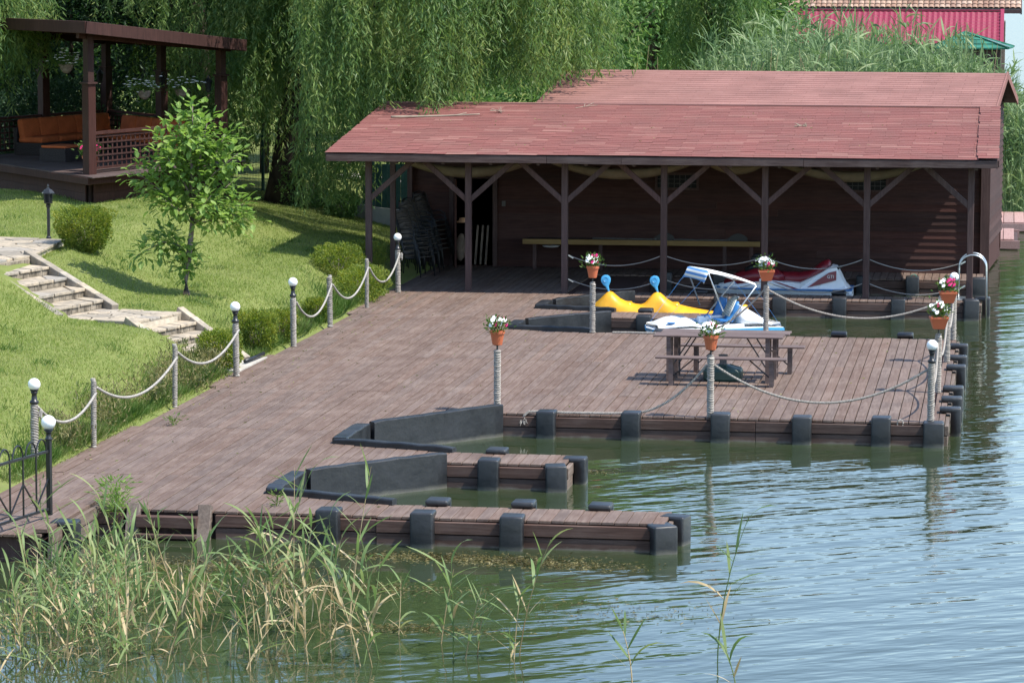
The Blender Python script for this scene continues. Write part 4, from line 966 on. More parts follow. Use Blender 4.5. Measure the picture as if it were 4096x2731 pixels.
# ------------------------------------------------------------------ water scooter
js = thing('water_scooter', 'red and white water scooter on its float inside the boathouse berth', 'water scooter', (-4.65, 69.9, -.33))
def ring_hull(x, hw, zt, zb, n=9):
    return [(x, hw * math.cos(t), zb + (zt - zb) * (1 - abs(math.sin(t)) ** 1.4)) for t in np.linspace(0, math.pi, n)]
st_ = [(-1.52, .05, .30, .22), (-1.35, .24, .31, .06), (-1.0, .42, .33, -.04), (-.4, .54, .33, -.07), (.4, .56, .30, -.07), (1.1, .54, .26, -.05), (1.45, .50, .2, -.02)]
MB().loft([ring_hull(*a) + [(a[0], 0, a[2] + .02)] for a in st_]).build('hull', M['white_plastic'], js, smooth=False)
bd = MB(); bd.loft([[(x, s * hw, z) for s, z in ((-1, .28), (-1, .31), (1, .31), (1, .28))] for x, hw in ((-1.45, .16), (-1.0, .46), (-.4, .575), (.4, .595), (1.1, .57), (1.46, .52))]); bd.build('gunwale_strip', M['blue_plastic'], js)
# deck: white side pods rising to the stern, red fairing, black cowl and saddle
pod = []
for x, hw, z0, z1 in ((-1.42, .10, .3, .33), (-1.1, .34, .31, .42), (-.5, .46, .31, .50), (.0, .46, .31, .44), (.35, .46, .31, .42), (.75, .44, .3, .62), (1.02, .42, .28, .78), (1.12, .40, .28, .76), (1.3, .44, .25, .40), (1.45, .44, .2, .24)):
    pod.append([(x, -hw, z0), (x, -hw * .8, z1), (x, -hw * .35, z1 + .02), (x, hw * .35, z1 + .02), (x, hw * .8, z1), (x, hw, z0)])
MB().loft(pod).build('deck_shell', M['white_plastic'], js, smooth=False)
rf = []
for x, hw, z0, z1 in ((-1.30, .16, .34, .40), (-1.0, .34, .38, .58), (-.6, .40, .44, .70), (-.25, .36, .46, .68), (.0, .26, .46, .56)):
    rf.append([(x, -hw, z0), (x, -hw * .7, z1), (x, 0, z1 + .04), (x, hw * .7, z1), (x, hw, z0)])
MB().loft(rf).build('front_fairing', M['red_paint'], js, smooth=True)
cw = []
for x, hw, z0, z1 in ((-.85, .20, .62, .70), (-.6, .24, .68, .84), (-.4, .22, .68, .90), (-.2, .14, .66, .84)): cw.append([(x, -hw, z0), (x, -hw * .6, z1), (x, hw * .6, z1), (x, hw, z0)])
MB().loft(cw).build('cowl', M['black_plastic'], js, smooth=True)
MB().tube([(-.32, -.36, 1.0), (-.38, -.1, .95), (-.38, .1, .95), (-.32, .36, 1.0)], .02, 8).build('handlebar', M['black_plastic'], js)
for s in (-1, 1):
    k = sphere_mb((0, 0, 0), 1, 12, 8); k.v = [(-.62 + .10 * x, s * .36 + .05 * y, .93 + .055 * z) for x, y, z in k.v]; k.build('mirror', M['black_plastic'], js, smooth=True)
sd = []
for x, hw, z in ((-.18, .13, .62), (.05, .16, .60), (.35, .18, .60), (.55, .19, .64), (.68, .19, .74), (.80, .18, .84), (.92, .16, .88), (.98, .10, .84)):
    sd.append([(x, -hw - .06, z - .24), (x, -hw, z - .03), (x, -hw * .6, z + .03), (x, hw * .6, z + .03), (x, hw, z - .03), (x, hw + .06, z - .24)])
MB().loft(sd).build('saddle', M['red_paint'], js, smooth=True)
MB().tube([(.95, -.3, .62), (1.15, -.26, .74), (1.2, 0, .76), (1.15, .26, .74), (.95, .3, .62)], .028, 8).build('grab_rail', M['black_plastic'], js)
stp = MB(); stp.add([(.50, -.478, .34), (.96, -.416, .66), (1.12, -.402, .70), (1.12, -.432, .50), (.75, -.458, .40)], [(0, 1, 2, 3, 4)]); stp.build('side_stripe', M['red_paint'], js)
stp2 = MB(); stp2.add([(-.25, -.5, .47), (-.15, -.5, .46), (.35, -.5, .30), (.25, -.5, .30)], [(0, 1, 2, 3)]); stp2.build('front_stripe', M['red_paint'], js)
def text_mesh(s, size, mat, parent, loc, rot, name='lettering', extr=.002):
    cu = bpy.data.curves.new(name, 'FONT'); cu.body = s; cu.size = size; cu.extrude = extr; cu.align_x = 'CENTER'
    o = bpy.data.objects.new(name, cu); link(o); dg = bpy.context.evaluated_depsgraph_get(); me = bpy.data.meshes.new_from_object(o.evaluated_get(dg))
    bpy.data.objects.remove(o, do_unlink=True); me.materials.clear(); me.materials.append(mat); q = place(name, me, parent, loc, rot); return q
text_mesh('GTI', .095, M['white_petal'], js, (1.0, -.450, .545), (R(80), 0, 0))
fl = MB(); fl.box((0.0, 0, -.16), (2.7, 1.0, .14)); fl.build('float', M['black_plastic'], js, bevel=.03)

# ------------------------------------------------------------------ white pedal boat with canopy
pb = thing('pedal_boat', 'white pedal boat with a blue and white striped canopy moored beside the dock', 'pedal boat', (-5.47, 61.62, -.27), R(27))
def sect(x, hw, zb, zt, crown=0.0, n=5):
    top = [(x, hw * math.cos(t), zt + crown * math.sin(t)) for t in np.linspace(0, math.pi, 9)]
    return top + [(x, -hw * .86, zb + .08), (x, -hw * .6, zb), (x, hw * .6, zb), (x, hw * .86, zb + .08)]
H1 = [(-1.28, .18, .16, .28), (-1.2, .42, .08, .30), (-1.0, .60, .02, .31), (-.5, .68, .0, .31), (.3, .69, .0, .30), (.9, .66, .02, .30), (1.2, .58, .06, .28), (1.3, .42, .12, .26)]
MB().loft([sect(x, hw, zb, zt, .0) for x, hw, zb, zt in H1]).build('hull', M['white_plastic'], pb, smooth=False, bevel=.012)
MB().loft([[(x, s * (hw + .03), z) for s, z in ((-1, zt - .06), (-1, zt - .015), (1, zt - .015), (1, zt - .06))] for x, hw, zb, zt in H1]).build('rub_rail', M['sky_plastic'], pb)
bow = [sect(x, hw, .28, z0, cr) for x, hw, z0, cr in ((-1.22, .34, .30, .03), (-1.05, .50, .32, .08), (-.85, .54, .34, .14), (-.62, .56, .35, .15), (-.5, .56, .33, .11), (-.36, .56, .30, .02))]
MB().loft(bow).build('bow_deck', M['white_plastic'], pb, smooth=True)
stn = [sect(x, hw, .28, z0, cr) for x, hw, z0, cr in ((.38, .55, .38, .34), (.48, .56, .39, .32), (.75, .56, .36, .20), (1.0, .54, .32, .06), (1.22, .48, .30, .02))]
MB().loft(stn).build('stern_deck', M['white_plastic'], pb, smooth=True)
for s in (-1, 1): MB().bar((-.4, s * .60, .33), (.4, s * .60, .33), .09, .08).build('side_coaming', M['white_plastic'], pb, bevel=.02)
MB().box((-.05, 0, .325), (.7, 1.05, .02)).build('cockpit_floor', M['sky_plastic'], pb)
MB().box((-.05, 0, .40), (.5, .12, .16)).build('console', M['white_plastic'], pb, bevel=.02)
for s, nm in ((.3, 'seat'), (-.3, 'seat')):
    r_ = [[(x, s + w * .22, z), (x - .05, s + w * .1, z + .02), (x - .05, s - w * .1, z + .02), (x, s - w * .22, z)] for x, z, w in ((-.02, .44, 1), (.2, .42, 1), (.26, .55, 1), (.32, .70, .95), (.36, .78, .6))]
    o = MB().loft(r_, caps=False, closed=False).build(nm, M['blue_plastic'], pb, smooth=True); o.modifiers.new('t', 'SOLIDIFY').thickness = .03
m, nt, out = new_mat('striped_towel'); w = nt.nodes.new('ShaderNodeTexWave'); w.inputs['Scale'].default_value = 3.2; nt.links.new(coords(nt, 'Object', (1, 1.6, .5)), w.inputs[0]); w.bands_direction = 'Y'
pbsdf(nt, out, ramp(nt, w.outputs[1], [(.45, (.02, .06, .05)), (.55, (.6, .6, .56))]), .9); M['towel'] = m
m, nt, out = new_mat('striped_canopy'); w = nt.nodes.new('ShaderNodeTexWave'); w.inputs['Scale'].default_value = 1.15; w.bands_direction = 'Z'; nt.links.new(coords(nt, 'Object', (1, 1, 3.2)), w.inputs[0])
pbsdf(nt, out, ramp(nt, w.outputs[1], [(.46, (.10, .26, .55)), (.54, (.72, .72, .66))]), .85); M['stripe'] = m
M['canopy'] = plain_mat('sunlit_white_canopy_cloth', (.80, .80, .78), .8, .2, .03)  # plain white paints the sun's glare over the striped cloth's top
o = MB().add([(.16, -.12, .50), (.16, -.47, .50), (.22, -.12, .62), (.22, -.47, .62), (.31, -.14, .80), (.31, -.45, .80), (.39, -.2, .86), (.39, -.4, .86)], [(0, 2, 3, 1), (2, 4, 5, 3), (4, 6, 7, 5)]).build('striped_towel', M['towel'], pb, smooth=True); o.modifiers.new('t', 'SOLIDIFY').thickness = .02
# canopy: two hoops and a cloth, striped front valance
def hoop(x, z, hw, foot):
    return [foot[0]] + [(x, hw * math.cos(t) * -1, z - .06 * (1 - math.sin(t) ** .6)) for t in np.linspace(0.02, math.pi - .02, 12)] + [foot[1]]
f1 = [(-.02, -.60, .62), (-.02, .60, .62)]; f2 = [(.06, -.60, .36), (.06, .60, .36)]
h1 = hoop(-.30, 1.38, .54, f1); h2 = hoop(.66, 1.12, .56, f2)
MB().tube(h1, .014, 6).build('front_hoop', M['steel'], pb, smooth=True); MB().tube(h2, .014, 6).build('rear_hoop', M['steel'], pb, smooth=True)
rows = []
for k in range(9):
    t = k / 8; rows.append([(a[0] + (b[0] - a[0]) * t, a[1] + (b[1] - a[1]) * t, a[2] + (b[2] - a[2]) * t + .03 * math.sin(math.pi * t) + .016) for a, b in zip(h1[1:-1], h2[1:-1])])
o = MB().loft(rows, caps=False, closed=False).build('canopy', M['canopy'], pb, smooth=True); o.modifiers.new('t', 'SOLIDIFY').thickness = .008
val = [[(p[0] - .01 - .09 * q, p[1] * (1 + .02 * q), p[2] + .02 - .20 * q) for p in h1[1:-1]] for q in (0, .5, 1)]
o = MB().loft(val, caps=False, closed=False).build('striped_valance', M['stripe'], pb, smooth=True); o.modifiers.new('t', 'SOLIDIFY').thickness = .006
for s in (-1, 1):
    MB().tube([(-.30, s * .5, 1.33), (-1.15, s * .3, .36)], .0022, 5).build('guy_cord', M['blue_cord'], pb); MB().tube([(.66, s * .5, 1.06), (1.2, s * .4, .33)], .0022, 5).build('guy_cord', M['blue_cord'], pb)
MB().lathe([(.07, 0), (.085, .012), (.06, .018)], 16, (-.98, -.38, .40)).build('bow_badge', M['blue_plastic'], pb)
MB().tube([(-.18, -.2 + .13 * math.cos(t), .47 + .05 * math.sin(t)) for t in np.linspace(0, 3.14, 9)], .016, 6).build('steering_handle', M['blue_plastic'], pb)

# ------------------------------------------------------------------ yellow pedal float with two blue headrests
yb = thing('yellow_pedal_boat', 'yellow moulded pedal boat with two light blue headrests in the far slot', 'pedal boat', (-6.65, 65.45, -.36), R(0)); yb.scale = (1.06, 1.06, 1.12)
rings = []
for x, hw, z in ((-1.62, .05, .22), (-1.5, .22, .30), (-1.35, .32, .42), (-1.22, .30, .56), (-1.12, .28, .57), (-1.0, .34, .42), (-.8, .42, .36), (-.55, .42, .30), (-.45, .36, .40), (-.33, .30, .56), (-.2, .29, .57), (-.08, .34, .42), (.1, .42, .34), (.5, .45, .26), (.9, .42, .2), (1.15, .34, .22), (1.35, .22, .34), (1.5, .06, .40)):
    rings.append([(x, hw, -.02), (x, hw * 1.05, .1), (x, hw * .72, z * .8), (x, hw * .3, z), (x, -hw * .3, z), (x, -hw * .72, z * .8), (x, -hw * 1.05, .1), (x, -hw, -.02)])
o = MB().loft(rings).build('hull', M['yellow_plastic'], yb, smooth=True); sb = o.modifiers.new('s', 'SUBSURF'); sb.levels = 1; sb.render_levels = 1
hd = MB(); rg = []
for z, w, d in ((-.06, .016, .014), (.05, .020, .016), (.11, .034, .016), (.145, .062, .018), (.18, .084, .020), (.22, .096, .021), (.26, .094, .021), (.295, .076, .019), (.315, .048, .015), (.325, .01, .006)):
    rg.append([(w * math.cos(t) + .22 * max(0, .14 - z), d * (abs(math.sin(t)) ** .5) * (1 if math.sin(t) > 0 else -1), z) for t in np.linspace(0, 2 * math.pi, 16, endpoint=False)])
hd.loft(rg); hd.tube([(.045 * math.cos(t), -.022, .235 + .045 * math.sin(t)) for t in np.linspace(0, 5.6, 16)], .006, 5)
hdd = hd.data('headrest', M['sky_plastic'])
for x in (-1.22, -.28): place('headrest', hdd, yb, (x, .0, .53), (-.15, R(-9), .1), (.98, 1.0, .98))
for x in (-.85, .05): MB().box((x, -.0, .34), (.22, .36, .05), taper=.8).build('seat_dish', M['yellow_plastic'], yb, bevel=.02)

# ------------------------------------------------------------------ picnic tables and benches
def trestle(name, label, cat, x0, x1, y0, y1, zt, nb, group):
    t = thing(name, label, cat, ((x0 + x1) / 2, (y0 + y1) / 2, 0), R(-.5), group)
    bw_ = (y1 - y0) / nb
    for k in range(nb): MB().box((0, -(y1 - y0) / 2 + (k + .5) * bw_, zt - .014), (x1 - x0 + random.uniform(-.01, .01), bw_ - .007, .028)).build('top_board', M['table'], t, bevel=.008, seg=2)
    for s in (-1, 1):
        xx = s * ((x1 - x0) / 2 - .25)
        MB().box((xx, 0, zt - .05), (.07, y1 - y0 - .04, .044)).build('batten', M['table'], t)
        for q in (-1, 1): MB().box((xx, q * ((y1 - y0) / 2 - .06), (zt - .072) / 2), (.07, .045, zt - .072)).build('leg', M['table'], t)
        MB().bar((xx, -(y1 - y0) / 2 + .06, .12), (xx, (y1 - y0) / 2 - .06, .12), .05, .06).build('leg_rail', M['table'], t)
        MB().tube([(xx - s * .03, 0, .22 if zt > .6 else .15), (xx - s * .36, 0, zt - .04)], .012, 6).build('stay', M['iron'], t)
    return t
trestle('picnic_table', 'narrow brown slatted picnic table, the nearer of the two pushed together', 'table', -5.69, -3.56, 53.18, 53.66, .77, 4, 'brown picnic tables')
trestle('picnic_table', 'narrow brown slatted picnic table, the farther of the two pushed together', 'table', -5.62, -3.48, 53.71, 54.19, .77, 4, 'brown picnic tables')
trestle('picnic_bench', 'brown wooden bench on the near side of the picnic tables', 'bench', -5.60, -3.46, 52.66, 52.94, .47, 2, 'brown picnic benches')
trestle('picnic_bench', 'brown wooden bench on the far side of the picnic tables', 'bench', -5.36, -3.28, 54.45, 54.73, .47, 2, 'brown picnic benches')
ub = thing('umbrella_base', 'dark green plastic umbrella base under the picnic tables', 'umbrella base', (-4.57, 53.62, 0))
rg = []
for z, a in ((0, .30), (.03, .325), (.16, .325), (.2, .30), (.24, .16), (.26, .08)): rg.append([(a * (abs(math.cos(t)) ** .5) * (1 if math.cos(t) > 0 else -1), a * .9 * (abs(math.sin(t)) ** .5) * (1 if math.sin(t) > 0 else -1), z) for t in np.linspace(0, 2 * math.pi, 24, endpoint=False)])
MB().loft(rg).build('ballast_tank', M['green_plastic'], ub, smooth=False, bevel=.006)
MB().lathe([(.08, .25), (.06, .28), (.06, .38), (.075, .39), (.075, .42), (.03, .42), (.03, .36)], 16).build('tube_collar', M['sling'], ub)
for a in range(4):
    t = a * math.pi / 2 + .4; MB().bar((.12 * math.cos(t), .12 * math.sin(t), .25), (.3 * math.cos(t), .27 * math.sin(t), .19), .05, .03).build('rib', M['green_plastic'], ub)

# ------------------------------------------------------------------ stone steps and path
def clip_half(poly, p, n):
    out = []; m = len(poly)
    for i in range(m):
        a = poly[i]; b = poly[(i + 1) % m]; da = (a[0] - p[0]) * n[0] + (a[1] - p[1]) * n[1]; db = (b[0] - p[0]) * n[0] + (b[1] - p[1]) * n[1]
        if da <= 0: out.append(a)
        if (da < 0 < db) or (db < 0 < da): t = da / (da - db); out.append((a[0] + (b[0] - a[0]) * t, a[1] + (b[1] - a[1]) * t))
    return out
def cells(poly, n, gap, rg):
    xs = [p[0] for p in poly]; ys = [p[1] for p in poly]; pts = []
    def inside(q): return all((poly[(i + 1) % len(poly)][0] - a[0]) * (q[1] - a[1]) - (poly[(i + 1) % len(poly)][1] - a[1]) * (q[0] - a[0]) > 0 for i, a in enumerate(poly))
    ar = sum(poly[i][0] * poly[(i + 1) % len(poly)][1] - poly[(i + 1) % len(poly)][0] * poly[i][1] for i in range(len(poly)))
    if ar < 0: poly = poly[::-1]
    tries = 0; md = math.sqrt(abs(ar) / 2 / n) * .62
    while len(pts) < n and tries < 9000:
        tries += 1; q = (rg.uniform(min(xs), max(xs)), rg.uniform(min(ys), max(ys)))
        if inside(q) and all((q[0] - p[0]) ** 2 + (q[1] - p[1]) ** 2 > md * md for p in pts): pts.append(q)
    res = []
    for i, p in enumerate(pts):
        c = poly
        for j, q in enumerate(pts):
            if i != j and c:
                d = (q[0] - p[0], q[1] - p[1]); L = math.hypot(*d); u = (d[0] / L, d[1] / L); mid = ((p[0] + q[0]) / 2 - u[0] * gap, (p[1] + q[1]) / 2 - u[1] * gap); c = clip_half(c, mid, u)
        if len(c) >= 3: res.append(c)
    return res
rg5 = random.Random(21)
def paving(parent, poly, n, z, th=.05, gap=.016):
    for c in cells(poly, n, gap, rg5):
        cx = sum(p[0] for p in c) / len(c); cy = sum(p[1] for p in c) / len(c); z1 = z + rg5.uniform(-.006, .008)
        mb = MB(); mb.prism(c, z - th, z1); mb.v = [(x - cx, y - cy, zz) for x, y, zz in mb.v]
        o = mb.build('paving_stone', M['stone'], None, bevel=.008, seg=1); o.parent = parent; pl = parent.location; o.location = (cx - pl.x, cy - pl.y, -pl.z)
def flight(name, label, R0, dR, e, width, z0, rise, n, zb):
    t = thing(name, label, 'steps', (R0[0], R0[1], z0 - rise * n)); R0 = Vector(R0); dR = Vector(dR); e = Vector(e).normalized()
    for i in range(n):
        z = z0 - rise * i; a = R0 + dR * i; b = a + e * width; fo = dR.normalized() * .05
        ap = R0 + dR * (i - 1); bp = ap + e * width
        body = MB(); body.prism([tuple(a), tuple(b), tuple(bp), tuple(ap)], zb, z - .05); body.build('step_core', M['mortar'], t, world=True)
        if i > 0: paving(t, [tuple(a + fo), tuple(b + fo), tuple(bp), tuple(ap)], 5, z)
        # riser tiles on the front face
        m = 8; nn = Vector((-e.y, e.x)); nn = nn if nn.dot(dR) > 0 else -nn
        for k in range(m):
            p = a + e * (width * (k + .03) / m); q = a + e * (width * (k + .97) / m); zt = z - .06; zbm = z - rise + .006
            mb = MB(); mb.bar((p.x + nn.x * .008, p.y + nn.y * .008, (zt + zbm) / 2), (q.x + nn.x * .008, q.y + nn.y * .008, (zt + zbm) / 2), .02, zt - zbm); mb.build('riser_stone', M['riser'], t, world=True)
    for s in (0, 1):
        p = R0 + dR * -.35 + e * (width * s + (.08 if s else -.08)); q = R0 + dR * (n - .4) + e * (width * s + (.08 if s else -.08))
        seg = 5
        for k in range(seg):
            pa = p + (q - p) * (k / seg); pb_ = p + (q - p) * ((k + 1) / seg - .008); za = z0 + .07 - rise * n * k / seg; zb_ = z0 + .07 - rise * n * (k + 1) / seg
            dz = .0 if s == 0 else .015
            MB().bar((pa.x, pa.y, za - .10 + dz), (pb_.x, pb_.y, zb_ - .10 + dz), .15, .24).build('side_stone', M['stone'], t, bevel=.008, seg=1, world=True)
    return t
E_ = (-.235, -.97)
flight('stone_steps', 'upper flight of pale stone steps at the left picture edge', (-17.57, 57.36), (.44, -.37), E_, 1.78, 1.53, .155, 5, .3)
flight('stone_steps', 'lower flight of pale stone steps ending at the boardwalk by the round bush', (-14.28, 55.52), (.285, -.17), E_, 1.72, .755, .151, 5, -.3)
path = thing('stone_path', 'pale crazy paved path at the top of the steps', 'path', (-19, 58.5, 1.5)); path['kind'] = 'structure'
PATHP = [(-17.57, 57.36), (-17.99, 55.63), (-21.6, 55.6), (-22.4, 61.9), (-18.0, 61.0), (-17.8, 59.2)]
mb = MB(); mb.prism([(-17.62, 57.36), (-18.02, 55.63), (-22.4, 55.6), (-22.4, 61.9), (-18.0, 60.95)], 1.2, 1.49); mb.build('path_bed', M['mortar'], path, world=True)
paving(path, [(-17.57, 57.36), (-17.99, 55.63), (-22.4, 55.6), (-22.4, 61.95), (-17.97, 60.95)], 85, 1.53)
land = thing('stone_landing', 'pale crazy paved landing between the two flights of steps', 'landing', (-15.3, 55, .7)); land['kind'] = 'structure'
LANDP = [(-15.42, 55.55), (-15.84, 53.83), (-14.69, 53.86), (-14.27, 55.52), (-14.9, 55.75)]
LANDP = [(-15.81, 55.88), (-16.23, 54.16), (-14.66, 53.84), (-14.26, 55.53)]
mb = MB(); mb.prism(LANDP, .3, .70); mb.build('landing_bed', M['mortar'], land, world=True); paving(land, LANDP, 22, .752)
slab = MB(); slab.prism([(-13.0, 55.1), (-13.35, 53.4), (-12.7, 53.3), (-12.68, 55.3)], -.2, .02); tag(slab.build('kerb_slab', M['concrete']), 'pale slab between the lowest step and the boardwalk', 'slab')
hs_ = MB(); hs_.tube([(-12.82, 54.2, .07), (-12.78, 54.7, .07), (-12.74, 55.25, .08)], .035, 8); tag(hs_.build('drain_pipe', M['black_plastic'], None, smooth=True), 'short black drain pipe lying at the foot of the steps', 'pipe')

# lawn lantern
ln = thing('garden_lantern', 'black garden lantern on a post beside the large clipped bush', 'lantern', (-18.35, 61.15, 1.52))
MB().lathe([(.05, 0), (.05, .03), (.032, .05), (.032, .60), (.045, .62), (.05, .66), (.03, .68)], 14).build('post', M['iron'], ln)
MB().lathe([(.075, .68), (.095, .70), (.06, .71)], 6).build('lantern_base', M['iron'], ln)
cg = MB()
for a in range(6):
    t = a * math.pi / 3; cg.bar((.075 * math.cos(t), .075 * math.sin(t), .70), (.088 * math.cos(t), .088 * math.sin(t), .88), .012, .012)
cg.build('cage', M['iron'], ln); MB().lathe([(.065, .70), (.078, .88)], 6).build('glass', M['glass_dark'], ln)
MB().lathe([(.13, .88), (.125, .90), (.07, .955), (.03, .97), (.018, 1.0), (.022, 1.02), (.006, 1.06)], 6).build('cap', M['iron'], ln)

# ------------------------------------------------------------------ iron fence with globe at the lower left
fn = thing('iron_fence', 'black wrought iron fence panel with hooped top on the landing stage', 'fence', (-11.62, 38.6, .04), math.atan2(-.98, -.21))
MB().box((0, 0, .47), (.055, .055, .94)).build('post', M['iron'], fn)
FLN = 2.6
for z in (.08, .80): MB().bar((0, 0, z), (FLN, 0, z), .03, .03).build('rail', M['iron'], fn)
nb = 8; sp_ = FLN / nb
for k in range(1, nb + 1): MB().box((k * sp_, 0, .44), (.018, .018, .72)).build('bar', M['iron'], fn)
for k in range(0, nb, 1):
    xa = k * sp_ + (.06 if k == 0 else 0); MB().tube([(xa + (sp_ * .8) * (1 - math.cos(t)) / 2, 0, .80 + .17 * math.sin(t)) for t in np.linspace(0, math.pi, 9)], .011, 6).build('hoop', M['iron'], fn)
for k in range(nb):
    a, b = (.14, .48) if k % 2 else (.48, .14); MB().bar((k * sp_, 0, a), ((k + 1) * sp_, 0, b), .016, .016).build('zigzag_bar', M['iron'], fn)
fl_ = thing('fence_lamp', 'globe lamp on top of the iron fence post at lower left', 'lamp', (-11.62, 38.6, .98))
MB().lathe([(.045, 0), (.05, .015), (.03, .03), (.034, .09), (.05, .11)], 14).build('lamp_neck', M['iron'], fl_, smooth=True); MB().lathe([(.04, .10), (.062, .125), (.04, .15)], 14).build('lamp_cup', M['iron'], fl_, smooth=True)
sphere_mb((0, 0, .215), .09).build('globe', M['globe'], fl_, smooth=True)

# ------------------------------------------------------------------ gazebo
gzb = thing('gazebo', 'dark red wooden gazebo with flat tilted roof and lattice railings among the trees', 'gazebo', (-19.6, 68.44, 0))
GU = Vector((2.39 * .98875 - 5.2 * .14956, 2.39 * .14956 + 5.2 * .98875)) / 4.1; GV = Vector((-3.4 * .98875 - 6.0 * .14956, -3.4 * .14956 + 6.0 * .98875)) / 4.1   # plan axes of the slightly rhombic platform
GA = math.atan2(GU.y, GU.x); GB = math.atan2(GV.y, GV.x)
FZ = 2.28; S_ = 4.1
MB().box((S_ / 2, S_ / 2, FZ - .08), (S_ + .7, S_ + .7, .16)).build('platform', M['gazebo'], gzb, bevel=.01, seg=1)
for k in range(10):
    MB().box((S_ / 2, -.25 + k * .46, FZ + .012), (S_ + .66, .45, .022)).build('floor_board', M['darkx'], gzb)
for k in range(6):
    z = FZ - .18 - (k + .5) * .2
    MB().bar((.0, -.12, z), (S_, -.12, z), .03, .195).build('skirt_board', M['gazebo'], gzb); MB().bar((-.12, .0, z), (-.12, S_, z), .03, .195).build('skirt_board', M['gazebo'], gzb)
MB().box((S_ / 2, S_ / 2, FZ - .85), (S_ + .1, S_ + .1, 1.3)).build('foundation', M['dark'], gzb)
PXY = [(0, 0), (S_, 0), (0, S_), (S_, S_), (S_, S_ / 2), (S_ / 2, S_)]
def groof(x, y): return 5.60 - .52 * (x + .4) / (S_ + .8)
for i, (x, y) in enumerate(PXY):
    p = MB().box((x, y, (FZ + 4.25) / 2), (.22, .22, 4.25 - FZ)).build('post', M['gazebo'], gzb, bevel=.008, seg=1)
    MB().box((x, y, 4.27), (.28, .28, .035)).build('collar', M['gazebo'], p); zt = groof(x, y) - .2
    MB().box((x, y, (4.29 + zt) / 2), (.17, .17, zt - 4.29)).build('upper_shaft', M['gazebo'], p)
ov = .42; c = [(-ov, -ov), (S_ + ov, -ov), (S_ + ov, S_ + ov), (-ov, S_ + ov)]
MB().prism(c, [groof(*p) - .05 for p in c], [groof(*p) for p in c]).build('roof', M['gazebo'], gzb)
for a, b in zip(c, c[1:] + c[:1]):
    MB().bar((a[0], a[1], groof(*a) - .12), (b[0], b[1], groof(*b) - .12), .05, .26).build('fascia_board', M['gazebo'], gzb, bevel=.006, seg=1)
for y in (0, S_): MB().bar((-.3, y, groof(0, 0) - .24), (S_ + .3, y, groof(S_, 0) - .24), .1, .16).build('roof_beam', M['gazebo'], gzb)
for k in range(7): MB().bar((-.3, k * S_ / 6, groof(0, 0) - .13), (S_ + .3, k * S_ / 6, groof(S_, 0) - .13), .07, .13).build('rafter', M['gazebo'], gzb)
def lattice(ax, fixed, a, b):
    pt = (lambda t, z: (t, fixed, z)) if ax == 'x' else (lambda t, z: (fixed, t, z))
    for z, h, w in ((FZ + .90, .06, .10), (FZ + .14, .05, .05), (FZ + .82, .04, .05)): MB().bar(pt(a, z), pt(b, z), w, h).build('rail', M['gazebo'], gzb)
    n = int((b - a) / .135)
    for k in range(1, n): MB().bar(pt(a + k * (b - a) / n, FZ + .16), pt(a + k * (b - a) / n, FZ + .81), .035, .014).build('lattice_slat', M['gazebo'], gzb)
    for k in range(1, 5):
        z = FZ + .14 + k * .136; q = .014
        MB().bar((a, fixed - q, z) if ax == 'x' else (fixed - q, a, z), (b, fixed - q, z) if ax == 'x' else (fixed - q, b, z), .012, .036).build('lattice_slat', M['gazebo'], gzb)
lattice('x', 0, .12, S_ - .12); lattice('y', S_, .12, S_ / 2 - .1); lattice('y', S_, S_ / 2 + .1, S_ - .12); lattice('x', S_, .12, S_ / 2 - .1); lattice('x', S_, S_ / 2 + .1, S_ - .12)
for o_ in gzb.children_recursive:
    me_ = o_.data; co = np.empty(len(me_.vertices) * 3, np.float32); me_.vertices.foreach_get('co', co); co = co.reshape(-1, 3); x_, y_ = co[:, 0].copy(), co[:, 1].copy()
    co[:, 0] = x_ * GU.x + y_ * GV.x; co[:, 1] = x_ * GU.y + y_ * GV.y; me_.vertices.foreach_set('co', co.ravel()); me_.update()
def gp(x, y, z): return Vector((gzb.location.x + x * GU.x + y * GV.x, gzb.location.y + x * GU.y + y * GV.y, z))
def cushion(name, parent, c, d, tilt=(0, 0, 0)):
    me = MB().box((0, 0, 0), d).data(name, M['orange_cushion'], smooth=True, bevel=min(d) * .42, seg=3); return place(name, me, parent, c, tilt)
def sofa(label, along, x0, x1, other):
    p = gp(x0, other, FZ) if along == 'x' else gp(other, x0, FZ)
    t = thing('wicker_sofa', label, 'sofa', p, GA if along == 'x' else GB, 'orange cushioned wicker sofas in the gazebo'); L = (x1 - x0) * (GU.length if along == 'x' else GV.length); s = -1 if along == 'x' else 1
    MB().box((L / 2, s * .40, .17), (L, .8, .30)).build('base', M['wicker'], t, bevel=.02); MB().box((L / 2, s * .04, .38), (L, .09, .60)).build('back_frame', M['wicker'], t, bevel=.02)
    n = max(2, int(round(L / .85)))
    for k in range(n):
        cushion('seat_cushion', t, ((k + .5) * L / n, s * .45, .39), (L / n - .01, .68, .15)); cushion('back_cushion', t, ((k + .5) * L / n, s * .17, .64), (L / n - .02, .16, .48), (s * .16, 0, random.uniform(-.03, .03)))
    return t
sofa('orange cushioned wicker sofa along the left rear railing of the gazebo', 'x', 1.0, 3.85, S_ - .12)
sofa('orange cushioned wicker sofa along the right rear railing of the gazebo', 'y', .35, 3.1, S_ - .12)
ot = thing('wicker_table', 'low dark wicker table with orange top in front of the gazebo sofa', 'table', gp(1.15, 2.3, FZ), GA)
MB().box((0, 0, .17), (.9, .7, .32)).build('base', M['wicker'], ot, bevel=.02); cushion('top_cushion', ot, (0, 0, .36), (.84, .66, .06))
gpot = pot_plant(*gp(.35, .38, FZ + .03), False, 'terracotta pot of red flowers on the gazebo floor by the near post', 77, 1.0); gpot.scale = (1.9, 1.9, 1.9); gpot['group'] = 'gazebo flowers'
